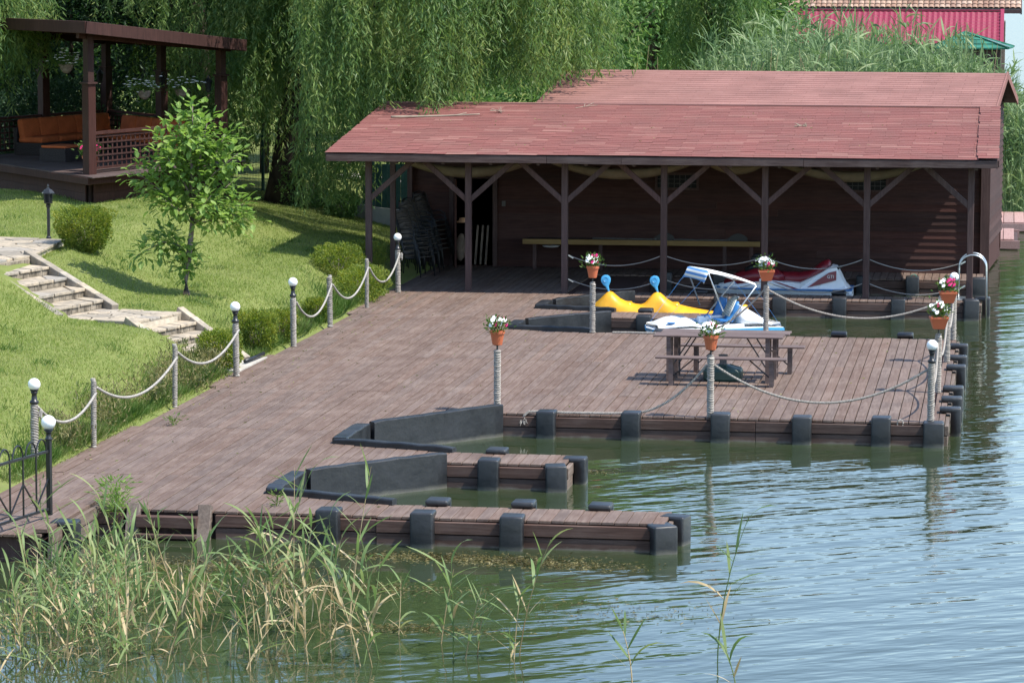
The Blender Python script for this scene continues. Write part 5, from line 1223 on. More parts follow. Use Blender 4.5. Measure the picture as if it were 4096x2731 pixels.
def basket(x, y, z, label, seed):
    p = gp(x, y, z); t = thing('hanging_basket', label, 'hanging basket', p, 0, 'hanging flower baskets in the gazebo'); g = np.random.default_rng(seed)
    MB().lathe([(.05, -.18), (.12, -.12), (.17, 0), (.18, .02)], 14).build('basket', M['bark_grey'], t)
    for a in range(3): MB().tube([(.17 * math.cos(a * 2.1), .17 * math.sin(a * 2.1), .02), (0, 0, .55)], .004, 4).build('chain', M['iron'], t)
    n = 420; P = g.normal(size=(n, 3)) * np.array([.15, .15, .07]) + np.array([0, 0, .10]); V, F = leaves(P, unit(P) + g.normal(size=(n, 3)) * .5, .07, .03, g); np_obj('foliage', V, F, M['pot_leaf'], t)
    for k in range(44):
        q = g.normal(size=3) * np.array([.18, .18, .07]) + np.array([0, 0, .15]); MB().lathe([(.048, 0), (.02, .016), (.002, .006)], 6, tuple(q), caps=False).build('blossom', M['white_petal'], t)
basket(2.2, .6, 3.95, 'hanging basket of white flowers in front of the middle gazebo post', 5); basket(3.2, .4, 3.95, 'hanging basket of white flowers near the right gazebo post', 6); basket(.7, 1.6, 4.55, 'hanging basket with pink flowers behind the near gazebo post', 8)
for i, (x, y, l) in enumerate(((S_ - .3, S_ - .1, 'beside the rear corner post'), (S_ - .2, S_ / 2 - .25, 'beside the middle right post'), (S_ - .3, .12, 'beside the right corner post'))):
    t = thing('wall_lantern', 'black carriage lantern in the gazebo ' + l, 'lantern', gp(x, y, 4.0), GA, 'black gazebo lanterns')
    MB().lathe([(.03, -.12), (.06, -.08), (.065, -.06)], 6).build('base', M['iron'], t); MB().lathe([(.055, -.06), (.085, .12)], 6).build('glass', M['glass_dark'], t); MB().lathe([(.11, .12), (.05, .19), (.02, .22), (.005, .27)], 6).build('cap', M['iron'], t)
    MB().tube([(0, 0, .24), (.06, 0, .27), (.15, 0, .2)], .012, 6).build('arm', M['iron'], t)

# ------------------------------------------------------------------ garden fence on a concrete kerb behind the lawn
gf = thing('mesh_fence', 'green wire mesh fence on a low concrete kerb behind the willow', 'fence', (-17.6, 81.3, 0))
A = Vector((-22.5, 85.6)); B = Vector((-13.75, 77.8)); n_ = 5
for k in range(n_):
    a = A + (B - A) * (k / n_); b = A + (B - A) * ((k + 1) / n_); zg = float(gz(a.x, a.y)); zg = .95 - .25 * k / n_
    MB().bar((a.x, a.y, zg - .1), (b.x, b.y, zg - .12), .14, .42).build('kerb', M['concrete'], gf, world=True)
    MB().box((a.x, a.y, zg + .9), (.06, .06, 1.9)).build('post', M['fence_green'], gf, world=True)
    w = MB(); m_ = 34
    for q in range(m_): p = a + (b - a) * (q / m_); w.bar((p.x, p.y, zg + .12), (p.x, p.y, zg + 1.7), .007, .007)
    for q in range(10): z = zg + .14 + q * .17; w.bar((a.x, a.y, z), (b.x, b.y, z), .009, .009)
    w.build('wire_panel', M['fence_green'], gf, world=True, kind='stuff')
bd_ = MB()
for k in range(12):
    p = Vector((-15.6, 80.2)); bd_.box((-15.75 + k * .16, 79.75, 1.15), (.15, .03, 1.5))
tag(bd_.build('green_board_gate', M['fence_green']), 'dark green board gate seen past the left porch post', 'gate')
wl = MB().prism([(-18.2, 88), (-15.0, 84), (-14.6, 84.4), (-17.8, 88.6)], .5, 1.1); tag(wl.build('garden_terrace', M['concrete']), 'pale terrace edge beyond the wire fence', 'terrace')

# ------------------------------------------------------------------ two far dock ends at the right edge
def far_dock(label, x0, x1, y0, y1):
    t = thing('far_dock', label, 'dock', ((x0 + x1) / 2, (y0 + y1) / 2, -.08), group='weathered far docks'); n = int((x1 - x0) / .28)
    for k in range(n): place('plank', plank_data(y1 - y0, .265, .04, 'farplank'), t, (x0 + (k + .5) * .28 - t.location.x, 0, random.uniform(-.004, .004)))
    for y in (y0 - .04, y1 + .04): MB().bar((x0, y, -.22), (x1, y, -.22), .07, .2).build('edge_board', M['farplank'], t, world=True)
    MB().box(((x0 + x1) / 2, (y0 + y1) / 2, -.42), (x1 - x0 - .1, y1 - y0 - .1, .5)).build('float_frame', M['dark'], t, world=True)
far_dock('weathered pinkish dock end at the right edge, the farther one', -3.4, .62, 89.6, 93.4); far_dock('weathered pinkish dock end at the right edge, the nearer one', -3.4, .38, 83.9, 87.4)

# ------------------------------------------------------------------ vegetation
CP = np.array([0, 0, 6.8]); cr = np.array([0.98870841, 0.14983161, 0.00248365]); cu_ = np.array([-0.01954768, 0.11252336, 0.99345678]); cf_ = -np.array([0.14857176, -0.98228763, 0.11418166])
def in_view(P, mx=.04, my=.05):
    """keeps what the photograph's field of view (with a margin for a step aside) could show"""
    v = P - CP; d = v @ cf_; x = (v @ cr) / d; y = (v @ cu_) / d; return (np.abs(x) < .1568 + mx) & (np.abs(y) < .1045 + my) & (d > 1)
def LD(lat, D, z): return np.array([lat * .98875 - D * .14956, lat * .14956 + D * .98875, z])

# lawn
g = np.random.default_rng(3); n = 420000
X = g.uniform(-27, -12.74, n); Y = g.uniform(42, 82, n); Z = gz(X, Y); P = np.stack([X, Y, Z], 1)
def in_poly(X, Y, poly):
    r_ = np.zeros(len(X), bool); m = len(poly)
    for i in range(m):
        (xa, ya), (xb, yb_) = poly[i], poly[(i + 1) % m]; c = ((ya > Y) != (yb_ > Y)) & (X < (xb - xa) * (Y - ya) / (yb_ - ya + 1e-12) + xa); r_ ^= c
    return r_
STAIRP = [(-17.6, 57.5), (-18.1, 55.5), (-16.1, 54.0), (-14.7, 53.7), (-13.3, 53.1), (-12.7, 53.2), (-12.7, 55.2), (-14.2, 55.65), (-15.8, 56.05)]
GZP = [tuple(gp(a, b, 0)[:2]) for a, b in ((-.1, -.1), (S_, -.1), (S_, S_), (-.1, S_))]
keep = in_view(P, .02, .02) & ~in_poly(X, Y, STAIRP) & ~in_poly(X, Y, [(-17.6, 57.36), (-18.0, 55.6), (-22.4, 55.6), (-22.4, 61.9), (-18.0, 60.95)]) & ~in_poly(X, Y, GZP) & ~((X > -13.6) & (Y > 67.2) & (Y < 74))
P = P[keep]; dist = P[:, 1]; kk = g.random(len(P)) < np.clip(1.15 - (dist - 45) / 60, .35, 1); P = P[kk]; n = len(P)
D = g.normal(size=(n, 3)) * np.array([.55, .55, 0]) + np.array([0, 0, 1.0]); patch = .5 + .5 * np.sin(P[:, 0] * 1.7 + 2 * np.sin(P[:, 1] * .8)) * np.sin(P[:, 1] * 1.1)
L = (.028 + .026 * g.random(n)) * (1 + .5 * patch); W = .009 + .005 * g.random(n)
rv = unit(g.normal(size=(n, 3)) * np.array([1, 1, .1])); D = unit(D); S2 = unit(np.cross(D, rv))
V = np.stack([P - S2 * W[:, None] / 2, P + S2 * W[:, None] / 2, P + D * L[:, None]], 1).reshape(-1, 3); F = np.arange(3 * n).reshape(n, 3)
tag(np_obj('lawn_grass', V, F, M['grass']), 'short sunlit lawn grass on the bank', 'grass', kind='stuff')
cx = g.uniform(-21, -13, 150); cy_ = g.uniform(44, 74, 150); i = g.integers(0, 150, 9000); X = cx[i] + g.normal(size=9000) * .13; Y = cy_[i] + g.normal(size=9000) * .2; P = np.stack([X, Y, gz(X, Y)], 1)
keep = ~in_poly(X, Y, STAIRP) & ~in_poly(X, Y, [(-17.6, 57.36), (-18.0, 55.6), (-22.4, 55.6), (-22.4, 61.9), (-18.0, 60.95)]) & ~in_poly(X, Y, GZP) & (X < -12.8); P = P[keep]; V1 = leaves(P, g.normal(size=(len(P), 3)) * np.array([.6, .6, 0]) + np.array([0, 0, 1.0]), g.uniform(.05, .13, len(P)), .014, g)
tag(np_obj('lawn_tufts', *V1, M['long_grass']), 'longer grass tufts and weeds scattered in the lawn', 'grass', kind='stuff')
# rank grass along the deck margin
n = 16000; Y = g.uniform(41, 67, n); X = -12.76 - np.abs(g.normal(size=n)) * .30 * (1 + .4 * np.sin(Y * 1.9)) - .05; X = np.where((Y > 53.2) & (Y < 55.0), X - 9, X)
P = np.stack([X, Y, gz(X, Y)], 1); k = X > -16; P = P[k]; n = len(P); D = unit(g.normal(size=(n, 3)) * np.array([.4, .4, 0]) + np.array([.18, 0, 1.0])); L = g.uniform(.08, .27, n) * (1 + .5 * np.sin(P[:, 1] * 2.7)); V1 = leaves(P, D, L, .012, g)
tag(np_obj('verge_grass', *V1, M['long_grass']), 'long rank grass along the edge of the boardwalk', 'grass', kind='stuff')
n = 5200; c = np.stack([g.choice([-13.1, -13.2, -13.0], 26) + g.normal(size=26) * .15, g.uniform(43, 53, 26)], 1); q = c[g.integers(0, 26, n)]
P = np.stack([q[:, 0] + g.normal(size=n) * .13, q[:, 1] + g.normal(size=n) * .22, np.zeros(n)], 1); P[:, 2] = gz(P[:, 0], P[:, 1]) + g.random(n) ** 1.5 * .42; V1 = leaves(P, g.normal(size=(n, 3)) * .6 + np.array([0, 0, .8]), g.uniform(.04, .12, n), .02, g)
tag(np_obj('dry_verge_plants', *V1, M['dry_plant']), 'dry yellowish weeds along the foot of the lawn', 'plants', kind='stuff')

def bush(name, label, x, y, w, h, n, seed, vase=.0, mat='box_leaf', group=None, d=None, z=None, flat=3.6, leaf=.045):
    q = np.random.default_rng(seed); z = float(gz(x, y)) if z is None else z; t = thing(name, label, 'bush', (x, y, z), 0, group); d = d or w
    u = unit(q.normal(size=(n, 3))); e = flat; rr = (np.abs(u[:, 0]) ** e + np.abs(u[:, 1]) ** e + np.abs(u[:, 2]) ** e) ** (-1 / e); rad = rr * (1 - .5 * q.random(n) ** 2.2)
    bumps = 1 + .17 * np.sin(u[:, 0] * 9 + seed) * np.sin(u[:, 2] * 8 + u[:, 1] * 7)
    P = u * (rad * bumps)[:, None] * np.array([w / 2, d / 2, h / 2]); P[:, 2] += h / 2; tz = P[:, 2] / h; P[:, :2] *= (1 - vase * (1 - tz))[:, None]
    V, F = leaves(P, u + q.normal(size=(n, 3)) * .55 + np.array([0, 0, .35]), q.uniform(.8, 1.3, n) * leaf, leaf * .55, q); np_obj('foliage', V, F, M[mat], t)
    st = MB()
    for k in range(7):
        a = k * .9; st.tube([(.05 * math.cos(a), .05 * math.sin(a), -.05), (w * .15 * math.cos(a), d * .15 * math.sin(a), h * .4), (w * .33 * math.cos(a), d * .33 * math.sin(a), h * .8)], [.018, .012, .005], 5)
    st.build('stems', M['bark_grey'], t); return t
bush('clipped_bush', 'large clipped box bush beside the black garden lantern', -17.36, 60.2, 1.14, .80, 11000, 1, .38, group='clipped box bushes', d=1.1)
bush('clipped_bush', 'round yellow green box bush at the foot of the stone steps', -13.12, 53.55, .68, .66, 6000, 2, group='clipped box bushes')
bush('clipped_bush', 'box bush left of the second lawn lamp post', -13.05, 56.0, .72, .68, 6000, 3, .15, group='clipped box bushes')
bush('clipped_bush', 'small box bush close behind the second lawn lamp post', -12.98, 57.6, .6, .55, 4200, 4, .1, group='clipped box bushes')
bush('clipped_bush', 'yellowish hedge bush left of the first boathouse post', -13.75, 66.6, .95, .62, 6500, 5, .05, group='clipped box bushes', d=1.4)
bush('clipped_bush', 'green hedge bush between the hedge post and the porch corner lamp', -12.98, 65.4, .85, .62, 8000, 6, .05, group='clipped box bushes', d=2.4)
bush('clipped_bush', 'dark hedge bush in the shade behind the first boathouse post', -13.6, 68.6, .9, .6, 4500, 7, .05, group='clipped box bushes', d=1.2)
bush('clipped_bush', 'low box bush near the thick rope post', -13.0, 60.9, .5, .42, 3000, 8, .05, group='clipped box bushes')
bush('shrub', 'leafy shrub under the willow by the concrete kerb', -17.3, 80.0, 1.3, 1.2, 5000, 9, 0, 'tree_leaf', 'shrubs by the garden fence', leaf=.07)
for k_, (la_, D_, h_, l_) in enumerate(((-1.6, 92, 3.4, 'big shrub behind the left end of the rear roof, nearest the willow trunk'), (.2, 94, 3.6, 'big shrub behind the left end of the rear roof, in the middle'), (2.0, 96, 3.6, 'big shrub behind the rear roof left of the dark tree'))):
    p_ = LD(la_, D_, 0); bush('shrub', l_, p_[0], p_[1], 2.6, h_, 7000, 60 + k_, 0, 'tree_leaf', 'shrubs behind the rear roof', z=.6, leaf=.15)
bush('shrub', 'low shrub at the left end of the concrete kerb', -16.2, 78.9, .7, .6, 2500, 10, 0, 'tree_leaf', 'shrubs by the garden fence', leaf=.07)

# young broad-leaved tree on the lawn
yt = thing('young_tree', 'young broad leaved tree with bright leaves on the lawn', 'tree', (-14.93, 58.42, .62)); q = np.random.default_rng(8); rl = np.array([.98875, .14956, 0]); fw = np.array([-.14956, .98875, 0])
trunk = [(0, 0, -.1), (.015, 0, .15), (.0, .02, .5), (.07, .05, 1.0), (.12, .05, 1.45), (.13, .04, 1.9)]
tb = MB(); tb.tube(trunk, [.078, .07, .058, .052, .044, .036], 9); ends = []
def branch(p0, dl, df, dz, r0, sub=True, droop=0.0):
    p0 = np.array(p0, float); e = p0 + rl * dl + fw * df + np.array([0, 0, dz]); m = (p0 + e) / 2 + np.array([0, 0, .08 * abs(dl) + droop]); pts = [tuple(p0 + (m - p0) * t * 2) if t < .5 else tuple(m + (e - m) * (t - .5) * 2) for t in (0, .25, .5, .75, 1)]
    tb.tube(pts, [r0, r0 * .85, r0 * .65, r0 * .45, r0 * .25], 6); ends.append(np.array(pts))
top = np.array(trunk[-1])
for a in ((.02, .0, 1.75, .026), (-.25, .1, 1.5, .022), (.30, -.1, 1.45, .022), (-.55, -.1, 1.15, .018), (.62, .1, 1.2, .018), (.1, .4, 1.3, .018), (.0, -.4, 1.2, .018), (-.75, .2, .75, .016), (.85, -.1, .85, .016), (.45, .45, .9, .015), (-.4, -.45, .8, .015)): branch(top, *a)
p1 = np.array(trunk[4])
for a in ((-.85, .1, .72, .02), (.75, .1, .78, .02), (.4, -.5, .55, .016), (-.5, -.5, .5, .016), (-.3, .5, .7, .016), (-1.0, -.1, .95, .016), (.95, .2, .35, .014)): branch(p1, *a)
p2 = np.array(trunk[3]); branch(p2, -.95, -.15, -.12, .018, droop=.1); branch(p2, -.6, .1, .25, .015); branch(np.array(trunk[4]), 1.05, -.1, .06, .018, droop=.15); branch(np.array(trunk[4]), .8, -.1, .0, .012); branch(np.array(trunk[2]), -.1, -.1, .5, .01); branch(np.array(trunk[2]), .08, -.12, .45, .01)
tb.build('trunk', M['bark_grey'], yt, smooth=True)
P = []; D = []
for e in ends:
    L_ = np.linalg.norm(e[-1] - e[0]); m = int(48 + 62 * L_); t = .18 + .86 * q.random(m) ** .75; base = np.stack([np.interp(t, np.linspace(0, 1, 5), e[:, k]) for k in range(3)], 1)
    off = q.normal(size=(m, 3)) * np.array([.13, .13, .11]); P.append(base + off); D.append(unit(off + 1e-6) * .7 + q.normal(size=(m, 3)) * .3 + np.array([0, 0, -.02]) + unit(e[-1] - e[0]) * .3)
P = np.concatenate(P); D = unit(np.concatenate(D)); nL = len(P)
lf = MB(); prof = [(0, .004), (.2, .7), (.45, 1.0), (.75, .62), (1.0, .01)]
lf.add([(s * .046 * w, .135 * t, -.012 * abs(s) * -1 + -.03 * t * t) for t, w in prof for s in (-1, 0, 1)], [(3 * i + k, 3 * i + k + 1, 3 * i + 4 + k, 3 * i + 3 + k) for i in range(4) for k in range(2)]); lfd = lf.data('leaf', M['broad_leaf_o'], smooth=True)
order = np.argsort(P @ fw); named = order[:300]; rest = order[300:]
for i in named:
    d = Vector(D[i]); qn = d.to_track_quat('Y', 'Z'); o = place('leaf', lfd, yt, P[i]); o.rotation_mode = 'QUATERNION'; o.rotation_quaternion = qn; s = q.uniform(.8, 1.3); o.scale = (s, s, s)
lv = np.array(lf.v); Vs = []; 
for i in rest:
    d = Vector(D[i]); mt = np.array(d.to_track_quat('Y', 'Z').to_matrix()); Vs.append(lv * q.uniform(.8, 1.3) @ mt.T + P[i])
lfF = np.array(lf.f); nV = len(lv); np_obj('crown', np.concatenate(Vs), np.concatenate([lfF + k * nV for k in range(len(rest))]), M['broad_leaf'], yt, kind='stuff')

# weeping willows
def willow(name, label, base, cen, Rx, Ry, top, nstr, seed, zend, trunk_r=.42, dens=24, leafL=.15, lean=(0, 0), cull=True, mat='willow', keepf=None):
    q = np.random.default_rng(seed); t = thing(name, label, 'tree', tuple(base), 0, 'weeping willows'); b = np.array(base, float); c = np.array([cen[0], cen[1], 0.0])
    tr = MB(); th = .52 * (top - b[2]); fork = b + np.array([lean[0], lean[1], th])
    tr.tube([tuple(b + np.array([0, 0, -.3])), tuple(b + np.array([lean[0] * .1, lean[1] * .1, .5])), tuple(b + (fork - b) * .5 + np.array([.1, 0, 0])), tuple(fork)], [trunk_r * 1.25, trunk_r, trunk_r * .85, trunk_r * .65], 12)
    limbs = []
    for k in range(12):
        a = k * 2.4 + q.uniform(-.3, .3); rr = q.uniform(.45, .85); s0 = b + (fork - b) * q.uniform(.45, 1.0); e = c + np.array([Rx * rr * math.cos(a), Ry * rr * math.sin(a), b[2] + (top - b[2]) * (1 - .35 * rr) * q.uniform(.7, .98)])
        m = (s0 + e) / 2 + np.array([0, 0, .9]); pts = [(1 - u) ** 2 * s0 + 2 * u * (1 - u) * m + u * u * e for u in np.linspace(0, 1, 7)]; tr.tube([tuple(p) for p in pts], [trunk_r * .42 * (1 - .8 * u) for u in np.linspace(0, 1, 7)], 7)
    tr.build('trunk', M['bark'], t, smooth=True, world=True)
    nc_ = nstr // 9; ci = q.integers(0, nc_, nstr); a = q.uniform(0, 2 * np.pi, nc_)[ci]; rho = (np.sqrt(q.random(nc_)) ** .8)[ci]; S0 = np.stack([c[0] + Rx * rho * np.cos(a), c[1] + Ry * rho * np.sin(a)], 1)
    S0 += q.normal(size=(nstr, 2)) * .24   # strands gather in curtains
    cl = q.normal(size=(nstr, 2)) * .0; ze = zend(S0[:, 0], S0[:, 1]) + np.abs(q.normal(size=nstr)) * .5
    dome = b[2] + (top - b[2]) * (1 - .42 * rho ** 2.2); z0 = ze + 1.2 + (dome - ze - 1.2) * np.clip(q.random(nc_)[ci] + q.normal(size=nstr) * .08, 0, 1) ** .75; z0 = np.maximum(z0, ze + .6)
    ln = np.minimum(z0 - ze, q.uniform(1.2, 4.2, nstr)); out = unit(S0 - c[:2]); m = (ln * dens).astype(int) + 6; idx = np.repeat(np.arange(nstr), m); u = np.concatenate([(np.arange(k) + q.random(k)) / k for k in m])
    sway = q.normal(size=(nstr, 2)) * .16; hx = out[idx] * (.35 * (1 - np.exp(-3 * u)))[:, None] + sway[idx] * u[:, None] + .05 * np.sin(u[:, None] * 6 + idx[:, None])
    P = np.concatenate([S0[idx] + hx, (z0[idx] - ln[idx] * u)[:, None]], 1) + q.normal(size=(len(u), 3)) * np.array([.05, .05, .01])
    if keepf is not None: P = P[keepf(P)]
    if cull:
        k = in_view(P, .05, .08) | (q.random(len(P)) < .30); P = P[k]
    n = len(P); D = q.normal(size=(n, 3)) * np.array([.55, .55, .25]) + np.array([0, 0, -.85]); V, F = leaves(P, D, leafL * q.uniform(.75, 1.3, n), leafL * .2, q); np_obj('crown', V, F, M[mat], t, world=True)
    return t, n
def zendA(x, y):
    z = np.full_like(x, 1.7); r_ = x > -15.2; z = np.where(x > -14.3, 3.1 + .1 * (x + 14.3), z); z = np.where(x > -12.2, 3.5 + .1 * (x + 12.2), z); z = np.where((x <= -14.3) & (x > -17.2), 1.15, z); z = np.where(x < -18.5, 2.9, z); return z
cA = LD(-3.2, 79.5, 0)
t_, nA = willow('willow_tree', 'great weeping willow hanging over the left end of the red roof', (-17.94, 80.1, .95), (-15.1, 77.3), 5.4, 5.9, 13.5, 3100, 41, zendA, .45, 20, .19, lean=(1.0, -.6), keepf=lambda P: ~((P[:, 0] > -14.15) & (P[:, 1] > 66.8) & (P[:, 2] < np.where(P[:, 1] < 73.5, roof_z(P[:, 1]), np.interp(P[:, 1], [73.5, 77.6, 82], [3.7, 4.4, 3.7])) + .04)) & ~((P[:, 0] > -13.7) & (P[:, 1] < 73.6) & (P[:, 2] < 3.2)) & ~((P[:, 0] * .98875 + P[:, 1] * .14956 < -5.0) & (P[:, 1] < 77.6)))
t_, nB = willow('willow_tree', 'weeping willow behind the gazebo with a dark trunk', (-21.2, 83.7, 1.05), (-21.0, 82.5), 5.6, 4.6, 13.5, 2000, 42, lambda x, y: np.where(x > -19.5, 2.6, 5.6) + .5 * np.sin(x * 2.1), .5, 19, .19)
t_, nC = willow('willow_tree', 'weeping willow at the left picture edge in front of the gazebo trees', (-27.0, 72.5, 1.6), (-25.4, 72.0), 3.2, 3.2, 12.5, 1100, 43, lambda x, y: np.where(x > -23.4, 4.0, 3.7) + .4 * np.sin(x * 3), .35, 20, .19)
t_, nD = willow('willow_tree', 'small weeping willow beyond the boathouse ridge at the reed bed', tuple(LD(6.5, 104, .5)), tuple(LD(6.5, 103, 0)[:2]), 1.25, 1.6, 10.5, 420, 44, lambda x, y: 2.6 + 0 * x, .2, 20, .19)

# round leafy trees in the background
def tree(name, label, base, w, h, n, seed, leaf=.22, mat='tree_leaf', cb=.22, group='trees behind the boathouse', cone=False):
    q = np.random.default_rng(seed); t = thing(name, label, 'tree', tuple(base), 0, group); tr = MB(); r0 = .045 * h ** .8 * .5
    tr.tube([(0, 0, -.3), (.05, .02, h * .3), (.0, .05, h * .6), (.05, 0, h * .92)], [r0 * 1.2, r0, r0 * .6, r0 * .15], 8)
    for k in range(9):
        a = k * 2.4; z = h * (cb + .06 * k); tr.tube([(0, 0, z), (w * .22 * math.cos(a), w * .22 * math.sin(a), z + h * .1), (w * .4 * math.cos(a), w * .4 * math.sin(a), z + h * .16)], [r0 * .4, r0 * .25, r0 * .08], 6)
    tr.build('trunk', M['bark'], t, smooth=True)
    m = 70; u = unit(q.normal(size=(m, 3))); rad = .55 + .45 * q.random(m) ** .5; cz = (u[:, 2] * rad * .5 + .5)
    ww = (1 - cz * .93) if cone else np.ones(m); C_ = np.stack([u[:, 0] * rad * w * .46 * (ww + (0 if not cone else .02)), u[:, 1] * rad * w * .46 * ww, h * cb + cz * h * (1 - cb)], 1)
    i = q.integers(0, m, n); sg = np.array([w * .11, w * .11, h * .05]) * (1 if not cone else .8); P = C_[i] + q.normal(size=(n, 3)) * sg
    D = unit(P - C_[i]) + q.normal(size=(n, 3)) * .5 + np.array([0, 0, -.1 if not cone else -.35]); P2 = P + np.array(base); k = in_view(P2, .06, .12) | (q.random(n) < .25); V, F = leaves(P[k], D[k], leaf * q.uniform(.7, 1.3, k.sum()), leaf * .5, q); np_obj('crown', V, F, M[mat], t); return t
BT = [(1.2, 101, 5.0, 11, 1, 'tree_leaf', 'leafy tree right behind the willow, left end of the rear roof'), (3.2, 112, 4.2, 12, 2, 'tree_leaf', 'dark tree standing behind the rear roof, second from the willow'), (5.0, 118, 3.6, 12, 3, 'tree_leaf', 'slender pale tree behind the rear roof, third from the willow'), (7.2, 124, 4.6, 12, 4, 'tree_leaf', 'bushy tree behind the small willow at the reed bed'), (-1.0, 108, 5.0, 13, 5, 'tree_leaf', 'tall tree hidden mostly behind the big willow'), (2.4, 130, 6.5, 14, 6, 'tree_leaf', 'broad far tree filling the gap above the rear roof'), (9.2, 128, 4.4, 9, 7, 'tree_leaf', 'far tree left of the pink roofed house')]
for lat, D_, w, h, s, m_, l in BT: tree('leafy_tree', l, LD(lat, D_, .8), w, h, 11000, 50 + s, .24 if D_ < 115 else .28, m_)
for lat, D_, w, h, s, cone, l in ((-8.8, 88.0, 3.0, 7.5, 1, True, 'dark spruce seen between the gazebo posts'), (-11.6, 86, 4.2, 6.0, 2, False, 'dark broad evergreen behind the left side of the gazebo'), (-14.2, 85, 4.0, 6.5, 3, False, 'dark evergreen at the left picture edge behind the gazebo railing'), (-7.0, 92, 3.6, 8, 4, False, 'dark tree right of the gazebo behind the willow trunk'), (-10.5, 93, 5.0, 11, 5, False, 'tall tree far behind the gazebo roof'), (-14.0, 96, 6.0, 12, 6, False, 'tall tree far behind at the upper left corner'), (-4.6, 97, 5.0, 11, 7, False, 'tall tree behind the garden fence')):
    tree('evergreen_tree' if m_ and s < 4 else 'leafy_tree', l, LD(lat, D_, 1.0), w, h, 11000, 70 + s, .16 if s < 4 else .24, 'conifer' if s in (1, 2, 3) else 'tree_leaf', .06 if s < 4 else .15, 'trees behind the gazebo', cone)
bush('flowering_shrub', 'dark shrub with white blossoms behind the gazebo sofa', *LD(-11.3, 82.5, 0)[:2], 2.6, 2.2, 9000, 30, 0, 'conifer', 'shrubs behind the gazebo', z=1.6, leaf=.09)
bush('flowering_shrub', 'dark green shrub behind the right gazebo railing', *LD(-8.2, 83.0, 0)[:2], 2.8, 1.9, 9000, 31, 0, 'tree_leaf', 'shrubs behind the gazebo', z=1.5, leaf=.09)
bush('flowering_shrub', 'dark shrub behind the left lattice of the gazebo', *LD(-13.4, 81.5, 0)[:2], 2.6, 2.0, 8000, 32, 0, 'conifer', 'shrubs behind the gazebo', z=1.6, leaf=.09)
# far wood closing the view
q = np.random.default_rng(5); n = 46000; lat = q.uniform(-34, 9, n); Dd = 150 + q.uniform(0, 26, n); zz = q.random(n) ** .8 * (12 + 3 * np.sin(lat * .9) + 2 * np.sin(lat * 2.3)); P = np.stack([lat * .98875 - Dd * .14956, lat * .14956 + Dd * .98875, zz], 1)
V, F = leaves(P, q.normal(size=(n, 3)) + np.array([0, 0, .2]), .8, .5, q); tag(np_obj('far_wood', V, F, M['tree_leaf']), 'distant wood closing the view behind the gardens', 'wood', kind='stuff')

# ------------------------------------------------------------------ reeds
def blade(L, W, arch, m=5, twist=0.0):
    """reed leaf strip starting at the origin, growing along +Y, arching down; returns verts, faces"""
    vs = []; y = z = 0.0; ang = .9
    for i in range(m + 1):
        t = i / m; w = W * (math.sin(math.pi * min(1, t * .92 + .1)) ** .8) * (1 - t * .15) / 2 + .0008; c, s = math.cos(twist * t), math.sin(twist * t)
        vs += [(-w * c, y, z - w * s), (w * c, y, z + w * s)]; y += L / m * math.cos(ang); z += L / m * math.sin(ang); ang -= arch / m
    return np.array(vs), [(2 * i, 2 * i + 1, 2 * i + 3, 2 * i + 2) for i in range(m)]
def reed_spec(q, H, nl, spread=1.0):
    """stem path and leaf placements of one reed"""
    lean = q.normal(size=2) * .10; pts = [(lean[0] * t * t * H, lean[1] * t * t * H, H * t * (1 - .03 * t)) for t in np.linspace(0, 1, 7)]; lv_ = []
    for k in range(nl):
        t = .25 + .75 * (k + q.random() * .5) / nl; p = [np.interp(t, np.linspace(0, 1, 7), [a[j] for a in pts]) for j in range(3)]
        lv_.append((p, q.uniform(0, 6.28) if k % 2 == 0 else None, q.uniform(.26, .46) * (1.1 - .3 * t), q.uniform(.4, 1.7) * spread, t < .5 and q.random() < .7))
    return pts, lv_
bl_cache = {}
def blade_data(i, dry):
    if (i, dry) not in bl_cache:
        v, f = blade((.36, .44, .50, .56)[i % 4], (.030, .034, .040, .034)[i % 4], (.15, .45, .8, 1.3)[(i // 2) % 4], 5, (0, .6, -.5, .9)[i % 4]); mb = MB(); mb.add(v, f); bl_cache[(i, dry)] = mb.data('leaf', M['reed_dry' if dry else 'reed_o'], smooth=True)
    return bl_cache[(i, dry)]
def make_reed(q, H, nl):
    t = bpy.data.objects.new('reed', None); pts, lv_ = reed_spec(q, H, nl); mb = MB(); mb.tube(pts, [.0075, .0075, .007, .006, .005, .004, .002], 5); ob = mb.build('stem', M['reed_dry' if q.random() < .5 else 'reed_o'], t); a0 = q.uniform(0, 6.28)
    for k, (p, a, L_, arch, dry) in enumerate(lv_): place('leaf', blade_data(int(q.integers(0, 8)), bool(dry)), t, p, (q.uniform(-.35, .35), 0, a0 + k * 2.6 + q.normal() * .4))
    return t
q = np.random.default_rng(77); protos = [make_reed(q, H, nl) for H, nl in ((1.0, 7), (1.25, 8), (1.5, 9), (1.75, 10), (1.95, 11), (.8, 6), (.6, 5), (1.4, 8))]
